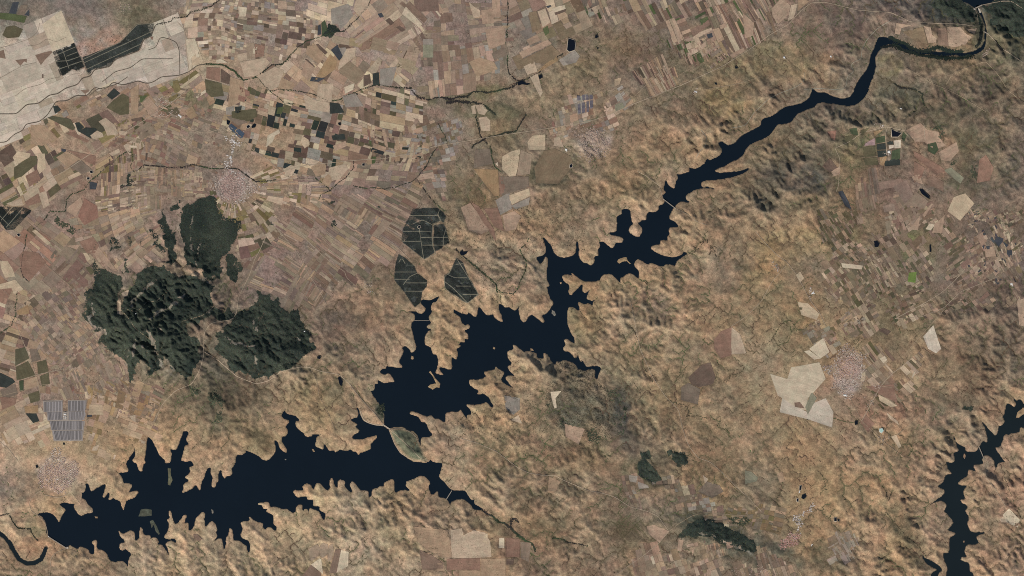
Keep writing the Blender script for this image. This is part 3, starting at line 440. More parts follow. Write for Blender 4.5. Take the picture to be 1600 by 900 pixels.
# single parcels traced by eye: palette letter, outline
FIELDS = """
e 14,21 20,4 30,3 25,22|n 26,23 33,8 44,8 38,24|e 38,24 46,14 46,25|g 0,20 26,22 42,26 38,36 18,32 0,30|h 4,55 10,42 22,40 36,46 30,58 12,60|b 55,86 80,79 82,82 70,94 64,102|b 24,94 42,92 42,98 38,96 32,103|b 0,80 6,78 9,92 0,90
b 126,141 138,140 140,142 133,147|d 66,116 68,116 68,122 66,122|r 235,58 240,57 238,63|W 66,38 96,16 117,67 82,80|W 152,140 182,123 183,126 165,138|W 290,62 304,60 318,96 296,111|Y 296,92 312,80 318,96 297,110
k 178,138 188,146 175,156 167,149|h 166,168 178,156 192,146 202,152 202,178 188,180|g 219,150 231,149 222,160 218,160|p 223,160 233,152 247,168 240,177 232,178|t 204,140 217,132 216,178 205,178|o 270,127 278,125 283,140 276,146 272,144|k 83,166 90,165 96,172 86,178|s 96,178 104,172 108,180 100,184
W 338,94 345,92 356,98 338,99|A 385,68 397,67 399,90 386,93|r 398,68 414,72 412,88 399,90|c 371,85 386,82 387,94 372,95|c 375,97 415,90 422,98 404,118 382,121|c 402,120 430,104 444,110 437,135 420,142|t 440,121 460,130 458,140 434,139|r 323,105 344,106 344,128 322,122|d 345,107 360,118 358,132 345,128
h 320,124 346,130 350,150 330,152 322,144|t 360,120 380,126 384,156 356,168|R 375,135 390,143 390,150 375,148|R 373,148 384,152 382,160 372,156|s 353,168 366,166 366,180 353,179|k 367,167 378,166 376,177 368,177|W 372,10 386,12 384,26 374,26|W 395,74 402,72 402,84 396,84
d 493,70 497,68 512,82 508,86|t 480,72 494,70 508,88 498,100 478,84|e 517,78 527,70 536,88 530,95|s 529,75 540,74 544,82 536,88|c 542,76 556,75 555,88 528,110 530,98|D 490,126 516,84 527,96 524,108 508,120|e 487,120 508,122 498,128 484,127|p 470,116 478,94 492,106 482,126|d 476,92 480,93 492,104 490,107
k 582,115 592,113 593,132 583,134|d 568,118 578,116 580,130 568,136|s 594,108 620,104 612,134 594,134|W 538,136 554,130 552,140 539,147|c 497,132 521,130 518,160 494,156|c 474,146 494,157 514,160 514,176 478,170|k 515,160 530,162 538,176 516,178|g 434,168 444,167 440,178 432,178|s 535,150 556,146 568,166 540,168
e 497,40 501,38 502,54 496,55|G 502,36 508,31 512,46 503,55|s 517,14 544,6 552,24 541,38 532,46 528,38 518,38|W 519,30 524,30 523,40 516,38|c 556,0 578,0 574,14 562,26 552,15|W 628,22 634,10 660,38 655,43|b 634,8 640,2 668,30 662,36|b 628,2 662,28 658,32 624,6|e 590,22 596,20 600,26 594,28|d 602,32 608,28 616,36 610,40|d 619,43 624,40 634,47 628,50
p 768,-8 780,-8 783,26 770,28|p 758,46 788,42 790,68 764,78|p 752,16 770,14 772,36 754,38|c 732,2 740,10 750,16 750,26 740,28|c 840,18 852,13 860,35 848,43|F 826,20 838,17 846,45 832,52|g 848,45 856,40 858,52 852,56|p 811,82 856,62 862,68 816,91|F 800,90 812,84 818,92 862,70 874,82 868,92 850,100 836,98 810,110|c 818,104 835,96 840,112 824,117
D 838,114 852,100 870,88 872,95 850,108|c 828,120 840,115 848,145 844,152|s 873,94 898,78 906,88 900,98 880,103|s 661,61 677,61 677,70 661,70|S 661,70 677,70 677,90 661,90|n 768,84 792,70 795,86 772,94|c 736,166 742,164 744,178 738,178|c 742,164 754,163 762,172 757,180 748,178|t 733,97 750,90 772,97 778,108 760,115 745,120|e 853,10 860,8 862,10 856,13|d 866,20 884,14 884,18 868,24|W 862,14 872,10 882,8 884,14 868,20
c 154,190 165,184 180,196 185,210 168,212 162,198|c 141,212 152,204 160,208 162,214 146,218|k 117,192 124,191 132,199 122,206|k 122,205 134,199 148,200 152,202 142,212 143,217|H 74,184 82,181 110,186 118,200 114,204|r 102,208 114,206 140,220 136,223|t 48,195 70,196 90,216 66,228 48,225|Y 20,246 28,236 48,240 46,246 26,257|d 0,240 12,240 18,250 10,256 0,252
h 22,262 48,244 58,244 58,256 34,276 22,280|Y 60,240 70,240 72,262 62,272 58,264|r 40,275 58,265 64,280 46,292|Y 33,277 36,276 46,293 43,294|t 88,246 104,236 126,248 106,262|r 104,234 150,244 148,258 130,250|n 105,258 126,250 145,266 128,272|c 61,302 72,298 78,320 68,326|r 38,316 60,302 64,316 44,322|c 10,318 34,310 36,321 20,322|R 122,338 132,310 152,322 154,340 132,352|p 106,324 126,308 130,318 118,338 104,330
e 140,284 152,286 150,296 140,296|c 186,204 200,206 196,212 186,210|d 205,186 222,183 222,188 206,190|W 203,227 214,228 214,231 203,231|c 170,240 186,232 188,238 176,244|r 172,222 184,220 168,232|e 96,232 104,234 102,238 96,236|Y 50,361 56,359 80,380 74,383|Y 0,408 12,408 20,420 24,432 8,434 2,420|Y 0,444 24,437 37,452 22,460 18,450 0,452|c 44,470 52,460 56,462
r 124,378 146,370 155,384 148,396 136,396|p 140,392 150,380 184,424 178,424|p 104,384 126,382 120,390|Y 130,395 136,395 142,405 136,408|h 134,418 140,416 149,424 142,430|r 36,392 60,395 72,410 46,440 34,428 30,400|D 26,486 44,476 46,490 28,492|c 190,458 202,452 200,462 194,466|c 183,470 190,468 190,492 184,490
H 24,546 40,542 46,560 24,572|h 25,573 44,564 56,588 26,594|n 46,545 58,545 64,562 50,566|h 58,566 72,562 76,580 60,586|G 30,595 37,594 37,611 31,612|t 38,594 58,588 62,602 40,610|h 62,588 76,582 78,600 66,604|k 0,582 20,592 24,597 10,606 0,604|n 0,609 24,600 28,616 6,624|h 44,616 62,610 62,626 48,630|k 40,646 57,646 62,658 52,661|p 57,646 68,646 68,658 62,660|r 0,620 26,622 24,632 4,640|D 38,635 60,633 60,644 40,645
C 140,632 160,632 162,648 138,648|Y 132,612 136,612 138,622 134,622|e 136,648 144,648 144,651 136,652|c 146,698 156,694 152,704 143,704|c 203,650 212,648 212,660 206,656
P 1400,36 1424,40 1408,44 1406,54 1398,53|P 1443,41 1454,43 1456,55 1463,60 1462,67 1450,67|P 1479,43 1500,43 1510,54 1518,58 1508,70 1490,74 1482,72|F 1410,50 1442,42 1449,68 1434,66 1418,56|b 1464,45 1478,43 1482,72 1466,70|m 1508,46 1526,44 1522,54 1514,50|P 1205,14 1220,-2 1234,8 1233,22 1216,38 1207,26|c 1236,8 1246,6 1240,28 1230,34|t 1246,-4 1264,2 1246,18|p 1140,86 1162,74 1164,80 1144,92|p 1160,20 1178,36 1176,56 1164,60|c 1071,70 1078,66 1082,74 1074,78|e 1104,54 1112,52 1114,58 1106,60|p 1124,40 1134,36 1136,42 1126,46
C 960,124 971,121 968,132 960,136|S 960,164 972,160 976,168 962,174|t 975,168 976,170 990,160 988,154|Y 1085,66 1092,72 1086,76|P 1094,72 1102,64 1104,72 1096,78
Y 785,244 800,236 813,233 809,262 806,275 796,276 784,264|A 814,234 831,242 828,272 808,274|Y 824,222 832,212 852,210 852,234 826,234|c 866,216 874,214 881,230 865,228|n 742,234 765,232 770,256 740,263|W 774,256 778,253 778,260|D 740,264 778,265 780,306 772,306|c 748,184 760,182 766,188 766,205 752,204|s 774,313 796,300 800,326 782,336|Y 794,306 827,294 828,306 800,320|s 798,322 828,308 826,320 806,327|p 720,324 735,317 766,360 752,366 732,360 728,346|r 736,316 748,322 772,358 775,378 758,352
r 756,326 778,325 784,344 788,362 772,354|p 785,336 804,330 814,338 806,358 790,362|F 835,262 850,236 866,232 892,244 896,258 872,288 838,286|n 782,276 826,276 826,292 784,306|r 779,276 786,276 790,298 782,306
p 1414,204 1438,192 1448,203 1466,206 1468,216 1478,228 1460,234 1444,222 1430,222|G 1449,225 1462,222 1466,234 1460,242 1449,236|p 1466,238 1494,222 1498,236 1484,252 1470,250|r 1427,236 1470,260 1478,268 1462,272 1428,244|r 1428,252 1445,262 1440,276 1428,286|p 1424,276 1436,272 1442,288 1428,284|S 1474,266 1486,262 1506,278 1500,287|b 1448,280 1456,274 1474,284 1474,300 1446,286|r 1530,250 1540,242 1552,262 1546,282 1526,286|Y 1490,308 1508,302 1522,318 1500,345 1480,330|W 1446,358 1452,349 1461,351 1454,360
p 1420,358 1432,344 1438,336 1434,360|p 1441,336 1455,318 1458,318 1444,340|p 1460,350 1476,336 1472,364 1456,364|m 1412,320 1432,300 1450,314 1444,326|M 1352,224 1366,216 1367,227 1350,228|G 1368,216 1382,212 1383,223 1369,224|k 1369,225 1383,224 1384,234 1370,234|k 1370,236 1384,235 1385,244 1372,246|h 1348,230 1366,228 1368,244 1350,246|h 1348,247 1370,246 1372,258 1352,258|D 1374,246 1386,244 1380,259 1375,258
G 1393,236 1406,232 1406,248 1392,252|w 1396,220 1407,219 1407,231 1397,232|w 1388,227 1396,227 1396,231 1389,233|k 1386,222 1394,220 1396,226 1386,226|G 1410,206 1416,212 1412,222 1408,216|k 1382,252 1400,248 1406,250 1406,258 1382,260|h 1320,214 1336,210 1332,228 1322,220|G 1326,202 1338,200 1340,212 1330,210|h 1344,204 1358,200 1346,213|D 1364,206 1380,202 1366,214|R 1292,206 1306,204 1304,220 1296,214|d 1284,260 1296,247 1308,262 1296,270|p 1298,268 1312,260 1312,272 1302,276
W 1314,411 1348,415 1346,421 1316,418|L 1420,426 1432,425 1430,442 1418,440|w 1442,526 1458,508 1470,545 1462,552 1450,545|d 1372,516 1380,512 1392,518 1386,524|Y 1243,430 1250,424 1256,434 1250,442|Y 1246,472 1262,474 1280,490 1276,500 1252,492|h 1248,478 1254,478 1254,484 1249,484|P 1588,470 1604,464 1606,512 1592,508|r 1115,531 1126,518 1143,511 1143,555 1126,560 1116,545|c 1143,511 1156,522 1166,552 1142,554
W 1203,584 1230,592 1236,574 1280,566 1290,592 1272,612 1262,622 1260,640 1252,640 1236,632 1222,622 1215,618|w 1222,622 1240,634 1262,644 1270,630 1290,622 1302,644 1300,668 1262,655 1218,644|b 1241,629 1250,628 1257,638 1242,636|S 1258,636 1268,612 1276,622 1262,648|W 1264,545 1286,528 1296,550 1282,560|W 1256,549 1264,547 1282,560 1272,562|d 1075,590 1096,570 1110,566 1118,590 1114,600 1092,605 1080,600|n 1064,605 1075,598 1094,608 1090,632 1064,625
r 1352,604 1396,600 1402,630 1374,616|Y 1372,616 1384,622 1402,634 1392,636 1374,626|c 1382,642 1402,658 1404,664 1390,654|Y 1392,682 1400,679 1408,697 1404,700|r 1344,660 1352,648 1366,662 1356,676|W 1374,560 1382,556 1386,562 1380,568|W 1424,590 1428,580 1430,582 1426,590|Y 1346,584 1352,580 1352,594 1344,596
W 1566,804 1576,794 1593,812 1590,824 1572,816|c 1561,811 1568,806 1572,816 1564,816|S 1164,735 1174,737 1184,746 1182,752 1164,756|t 1213,740 1222,737 1226,752 1218,754|p 1010,822 1022,820 1046,830 1030,848 1014,834|p 1060,842 1068,844 1064,862 1058,860|p 1080,860 1086,854 1082,868|p 1104,890 1112,884 1110,900 1104,902|W 1016,870 1020,868 1024,880 1020,882|c 1098,742 1106,748 1102,758|n 1090,768 1104,752 1124,758 1130,768 1112,778|s 982,742 996,744 994,754 984,752|s 996,752 1012,758 1014,762 998,764
c 704,828 722,825 724,836 740,828 758,832 766,846 768,870 736,872 706,872|t 646,822 700,828 706,870 690,870 670,860 652,846|W 780,840 788,840 788,856 779,856|r 698,873 750,872 750,890 698,890|t 717,891 750,891 750,904 717,904|b 655,858 676,868 692,880 692,890 660,890|t 676,880 690,880 696,892 680,892|t 752,873 790,872 790,904 752,904|d 791,873 803,873 802,882 791,882|r 790,840 812,842 812,870 790,870|m 813,846 830,848 826,878 814,872|Y 762,828 762,850 754,846
A 482,858 490,853 496,850 500,856 498,868 488,876 484,874|A 500,852 505,848 512,850 514,864 504,872 499,866|A 514,852 520,850 522,860 518,875 512,878 512,866|W 533,859 545,862 544,884 526,895|W 486,882 500,872 502,874 505,897|b 524,858 533,858 526,895 514,896|b 474,898 486,882 502,896 498,908 470,908|b 302,835 308,834 316,842 312,846 304,842|t 306,856 312,858 312,872 308,870
W 860,612 877,611 868,622 870,637 866,638 862,622|s 788,618 812,622 812,640 802,648 790,638|c 798,656 810,648 816,662|p 882,662 914,670 904,694 884,682|t 858,744 876,752 868,768 856,766
e 1552,376 1560,370 1568,373 1566,378 1560,386|e 1540,385 1546,384 1546,390 1542,390|e 1573,391 1581,391 1581,399 1573,398|e 1566,377 1576,383 1572,387|e 1534,384 1538,383 1537,390|p 1538,390 1552,384 1556,400 1540,402|e 1309,300 1316,298 1326,316 1330,328 1320,322
h 362,174 400,170 402,182 388,190 362,184|n 354,182 386,176 386,192 372,196 360,188|W 418,212 436,202 438,208 430,212 426,222 416,230|Y 472,212 482,218 484,226 476,232 470,222|c 444,264 454,258 464,260 458,272 446,276|t 502,288 508,276 514,272 520,280 514,292|t 486,262 500,252 510,258 508,272 494,276|c 514,262 540,256 544,264 530,280 512,284|k 518,212 538,209 540,218 520,219|p 520,228 540,220 542,228 524,236
"""
TOWNS = [
 ("t1", ["338,275 352,268 368,270 385,280 402,288 398,303 385,315 365,320 345,310 336,295", "326,284 338,276 340,300 330,300", "390,284 412,292 410,300 394,300", "352,318 372,318 366,330"], 1150, (365,292), 26, 'pink', "house in the dense pink roofed town north of the dark mountain", "houses of the pink town by the mountain", 1.1),
 ("t1b", ["357,215 372,213 376,230 364,240 366,270 355,268 352,255 357,240", "372,280 386,286 402,296 390,296"], 150, None, 0, 'bright', "pale shed in the strip of workshops north of the pink mountain town", "workshops north of the pink town", 1.5),
 ("t2", ["892,198 920,194 945,205 955,225 945,240 925,252 908,240 905,222 895,212", "886,240 930,200 936,206 896,250"], 800, (930,222), 24, 'pale', "house in the star shaped pale town south of the highway", "houses of the star shaped town", 1.0),
 ("t3", ["1308,548 1316,540 1330,538 1340,546 1350,550 1354,568 1348,584 1345,598 1332,612 1314,616 1304,606 1298,595 1302,582 1300,568"], 1250, (1328,575), 24, 'pink', "house in the broad grey and pink town of the eastern plain", "houses of the broad eastern town", 1.08),
 ("t3b", ["1280,570 1298,572 1297,583 1280,580"], 90, None, 0, 'grey', "pale house in the suburb west of the broad eastern town", "houses of the western suburb", 1.0),
 ("t3c", ["1366,600 1374,600 1373,612 1364,610", "1356,625 1362,622 1358,636 1354,640"], 70, None, 0, 'pale', "house beside the straight road southeast of the broad eastern town", "houses by the straight road", 0.95),
 ("t3d", ["1308,613 1331,611 1326,621 1309,620"], 60, None, 0, 'white', "white shed on the southern edge of the broad eastern town", "white sheds south of the eastern town", 1.3),
 ("t4", ["52,745 62,735 76,722 96,716 118,722 122,740 112,765 100,772 85,768 62,762"], 1000, None, 0, 'pink', "house in the rows of the lakeside town by the western dam", "houses of the lakeside town", 1.12),
 ("t4b", ["78,712 84,702 98,699 105,712 98,718 84,722"], 140, None, 0, 'white', "pale block on the northern edge of the lakeside town", "northern blocks of the lakeside town", 1.15),
 ("t5", ["1232,840 1244,828 1252,838 1248,850 1234,860 1218,856 1222,846"], 380, (1235,845), 16, 'rosy', "pink roofed house in the compact southern village", "houses of the pink southern village", 0.95),
 ("t5b", ["1244,796 1252,806 1264,792 1271,785 1270,792 1254,810 1248,826 1242,826 1240,806"], 190, None, 0, 'bright', "white house in the road strip north of the pink village", "houses along the road north of the pink village", 1.05),
 ("v1", ["248,150 262,148 266,158 258,168 250,165", "242,176 262,172 285,178 270,182"], 150, None, 0, 'white', "pale house in the hamlet south of the white plain", "houses of the hamlet by the white plain", 1.0),
 ("v2", ["184,12 206,10 209,19 188,21"], 60, None, 0, 'pale', "pale house in the scattered hamlet at the top edge", "houses of the top hamlet", 0.9),
 ("v3", ["1146,893 1190,887 1222,898 1200,912 1146,910"], 190, None, 0, 'pink', "pinkish house in the village cut by the bottom edge", "houses of the bottom edge village", 0.9),
 ("v4", ["1200,409 1208,410 1224,417 1219,421 1204,415"], 45, None, 0, 'mixed', "coloured house in the tiny settlement at the lane crossing", "houses of the tiny crossing settlement", 0.85),
 ("v5", ["1263,461 1272,452 1276,458 1267,464"], 26, None, 0, 'white', "white barn of the farm beside the dark wood lane", "barns of the white farm", 1.3),
 ("v6", ["568,440 588,442 590,450 576,456 566,450"], 50, None, 0, 'white', "pale house of the hamlet west of the groves", "houses of the hamlet west of the groves", 0.9),
 ("v7", ["1366,684 1388,680 1392,688 1372,693"], 36, None, 0, 'pale', "farm building south of the teal pool", "farm buildings by the teal pool", 0.9),
 ("v8", ["1536,76 1546,76 1549,84 1538,92 1534,84"], 50, None, 0, 'pale', "pale house of the settlement at the river bend", "houses at the river bend", 0.95),
 ("v9", ["1083,142 1091,141 1090,146 1083,145"], 14, None, 0, 'white', "white barn of the farm south of the highway", "barns south of the highway", 1.2),
 ("v10", ["1366,198 1376,194 1376,199 1366,201", "1385,234 1391,234 1391,241 1386,240"], 26, None, 0, 'white', "white packing shed among the green plots", "sheds among the green plots", 1.4),
 ("v11", ["92,492 90,488 93,487 95,491"], 0, None, 0, 'white', "", "", 1),
]
# water lines, hedges and wooded creeks: width, density(0 = bare ditch), label, points
CREEKS = [
 (1.5,0,"dark drain winding along the upper edge of the white plain","0,178 8,178 26,178 42,163 60,162 78,148 90,147 102,138 122,132 128,122 142,119 147,109 172,104 180,93 218,79 224,62 236,57 243,39"),
 (1.3,0,"dark drain winding along the lower edge of the white plain","-8,223 10,222 22,210 36,204 40,194 62,190 74,180 88,158 104,158 120,149 136,150 148,136 160,140 170,136 176,128 192,133 212,128 214,126 230,131 240,128 252,120 280,118 296,112 308,102 320,101"),
 (2.2,.8,"wooded creek entering from the top edge above the white plain","243,38 258,36 268,34 270,27 290,26 300,18 316,15 328,10 342,0 350,-8"),
 (2.2,.8,"long wooded creek crossing the northern fields diagonally","582,-8 576,8 560,28 545,40 538,47 525,50 505,55 478,65 466,75 455,87 440,101 425,101 410,113 396,122"),
 (3.2,1,"thick green creek curving round the reddish northern field","320,100 335,101 352,103 366,112 380,126"),
 (1.8,.7,"dark creek bending from the green creek towards the middle fields","380,126 395,121 404,122 420,140 432,150 444,161 460,163"),
 (1.8,.8,"wooded brook meandering east through the northern middle fields","422,143 435,139 450,141 470,143 490,148 515,159 530,157 545,148 560,142 575,136 590,133 610,136 640,138"),
 (3.4,.9,"broad green brook running east to the wetland pool","640,137 652,152 670,155 690,152 705,155 730,150 740,143 760,145 780,140 795,138 805,132 812,128"),
 (2,.7,"straight dark canal dropping from the top edge","793,-8 793,30 790,70 794,88 793,105 795,116 810,127"),
 (1.4,.5,"thin creek from the wetland pool up to the rectangular pond","812,128 825,123 840,115 850,104 866,92 880,84"),
 (4.5,.9,"wide green thicket band south of the northern brook","696,160 720,159 740,160 760,168 775,178"),
 (2.2,.9,"green creek running south to the highway","744,180 747,195 750,212 762,226"),
 (2.6,.9,"green creek joining the highway from the northeast","822,178 806,204 790,208 765,214 742,226 738,232"),
 (1.8,.8,"green creek between the dark square field and the pale dotted field","766,228 768,245 773,260 782,268"),
 (1.6,.7,"short hedge line north of the highway","685,192 694,210 699,226"),
 (2.6,.8,"straight dark canal slanting down from the highway","683,230 676,240 668,256 652,278"),
 (1.4,.5,"thin dark ditch leading to the northern grove","652,282 670,305 688,325 698,331"),
 (2,.9,"green creek passing west to east through the mountain town","225,258 245,259 265,262 285,262 300,256 320,262 345,263 373,265 385,273 400,284 418,284 432,280"),
 (1.6,.6,"hooked ditch west of the town creek","225,258 218,265 210,268 204,262 206,248 205,238 196,238"),
 (1.5,.5,"long dark ditch through the western strip fields","196,238 185,245 170,258 150,275 132,296 112,302 104,315 102,330 78,330 72,338 66,348 50,358"),
 (1.5,.7,"dark ditch meeting the creek fork east of the town","492,278 505,288 516,298"),
 (1.6,.8,"dark creek fork east of the town running northeast","498,312 502,304 516,298 530,285 545,272 552,262 553,252"),
 (1.4,.7,"dark creek in the mauve fields east of the fork","552,290 565,294 600,295 625,290 640,285 652,278"),
 (1.6,.8,"dark curved ditch on the reddish western plain","44,358 40,378 36,395 33,420 36,433 46,442"),
 (1.6,.7,"dark ditch along the western field corner","26,455 25,480 24,495 18,508 0,521"),
 (1.6,.8,"tightly looping dark stream at the head of the eastern lake arm","1072,397 1084,396 1088,388 1084,384 1092,388 1098,380 1098,373 1104,374 1104,382 1112,386 1108,397 1103,398 1102,395"),
 (1.5,.8,"second looping stream below the head of the eastern lake arm","1108,397 1112,388 1116,386 1119,387 1116,394 1118,401 1123,401 1127,394"),
 (1.3,.7,"thin dark stream running south from the lobed bay","999,436 1008,440 1013,446 1009,451 1012,458 1015,464"),
 (1.4,.8,"branching dark stream west of the cream field","1196,538 1207,528 1212,518 1225,502 1236,502 1246,515 1258,514 1264,508 1280,506"),
 (1.2,.7,"side branch of the stream west of the cream field","1212,518 1206,512 1198,518"),
 (1.2,.7,"inner loop of the branching stream","1225,502 1234,510 1236,520 1230,534 1214,540 1208,530"),
 (1.4,.6,"dark stream loop on the central southern slope","966,610 974,612 985,599 990,598 1000,613 1002,620"),
 (1.8,.8,"winding dark brook across the southern hills","1043,624 1056,630 1072,634 1076,642 1072,650 1086,650 1090,648"),
 (1.6,.9,"green continuation of the winding southern brook","1090,649 1104,653 1118,655 1126,650 1126,660 1120,662 1122,668 1134,670 1140,678"),
 (4.2,1,"dark wooded gorge at the end of the southeastern lake arm","752,796 762,803 770,806 778,815 790,818 800,828 806,834 820,845 832,848 836,860"),
 (3,.9,"dark side ravine above the wooded gorge","798,826 799,812 806,810 810,816"),
 (2,.7,"dark ravine east of the wooded gorge","862,840 875,842 890,848 905,850 918,852"),
 (2.6,.9,"straight dark green creek below the ragged pond","712,390 725,403 740,415 752,425 766,437 776,445 778,458"),
 (1.4,.6,"shore canal looping past the western headlands","826,374 820,382 813,390 818,400 823,410 822,420 815,435 812,445 808,455 803,460 785,458 778,452"),
 (3,.9,"dark wooded valley south of the river bend","1396,130 1408,138 1428,138 1440,146 1444,165"),
 (1.8,.8,"green loop of trees below the western dam","0,806 14,802 20,815 28,825 48,826 52,838 60,846"),
 (1.6,.8,"wooded ditch from the cream fields to the round pond","1280,649 1304,654 1320,658 1336,660"),
 (1.5,.7,"wooded ditch through the cream fields","1240,650 1252,652 1262,656 1280,648"),
 (8,1,"tree belt along the northern river bank","1388,58 1402,62 1420,72 1436,80 1450,78 1466,74 1484,80 1504,80"),
 (7,1,"tree belt along the southern river bank","1376,74 1396,70 1412,80 1440,86 1470,90 1500,91 1520,88"),
 (5,1,"tree belt along the western bank below the top dam","1526,22 1534,40 1533,62 1526,74"),
 (1.5,.8,"green stream below the bright pools of the eastern farms","1410,694 1422,694 1426,702 1420,712 1408,716"),
 (1.3,.8,"green stream forking on the southern ochre slope","1376,756 1382,768 1386,778 1388,780 1394,762"),
 (1.2,.7,"green hollow line on the ochre slope","1318,780 1328,786 1340,780"),
 (1.6,.8,"dark ravine on the southern ochre hills","1382,800 1392,810 1404,824 1416,838 1430,848 1440,860 1446,868"),
 (1.3,.6,"dark line of trees below the eastern town road","1284,740 1290,762 1282,770"),
 (1.2,.6,"brook running through the sage hills of the centre","1003,560 1006,572 1012,585 1020,598"),
 (1.3,.7,"brook with green banks on the central slope","1066,590 1070,575 1075,570|1052,600 1064,582"),
 (1.3,.7,"curving brook around the brown hill","1160,570 1163,578 1152,584 1142,586 1135,598"),
 (1.2,.6,"brook dropping from the highway farms","1120,565 1124,570 1120,585 1118,592"),
 (1.2,.6,"brook at the middle of the southern plain","1103,522 1100,530 1105,538 1115,536 1124,524"),
 (1.2,.6,"forked brook on the hillside west of the brown square","985,510 990,516 996,530 1000,545"),
 (1.2,.6,"dark brook by the southern lane","1206,740 1218,744 1224,760 1215,778"),
 (1.4,.7,"dark brook running to the pink village","1206,778 1214,786 1216,798 1228,806 1232,818"),
 (1.3,.6,"dark brook on the ochre slope north of the village","1126,735 1136,748 1150,764 1160,772"),
 (1.4,.7,"green ditch crossing the eastern plain","1366,460 1384,476 1390,488 1398,498 1406,512 1408,520"),
 (1.4,.6,"dark tree line at the lane south of the ridge","1030,862 1056,862 1074,858 1084,866"),
 (1.3,.6,"dark valley line on the southeast peninsula","1568,745 1578,770 1586,790 1596,800"),
 (1.2,.6,"drain lines on the white plain","0,122 18,112 36,102 56,98|44,72 60,70 74,60 88,66 104,58|24,150 40,138 64,132 76,124 94,120|0,75 20,70 48,60 60,48 62,36"),
 (1,.0,"drain lines on the eastern part of the white plain","232,78 244,74 250,58 262,60 276,66 280,78 281,100 281,118|160,128 180,112 204,106 222,92 270,92|140,150 150,140 182,132 200,120"),
]
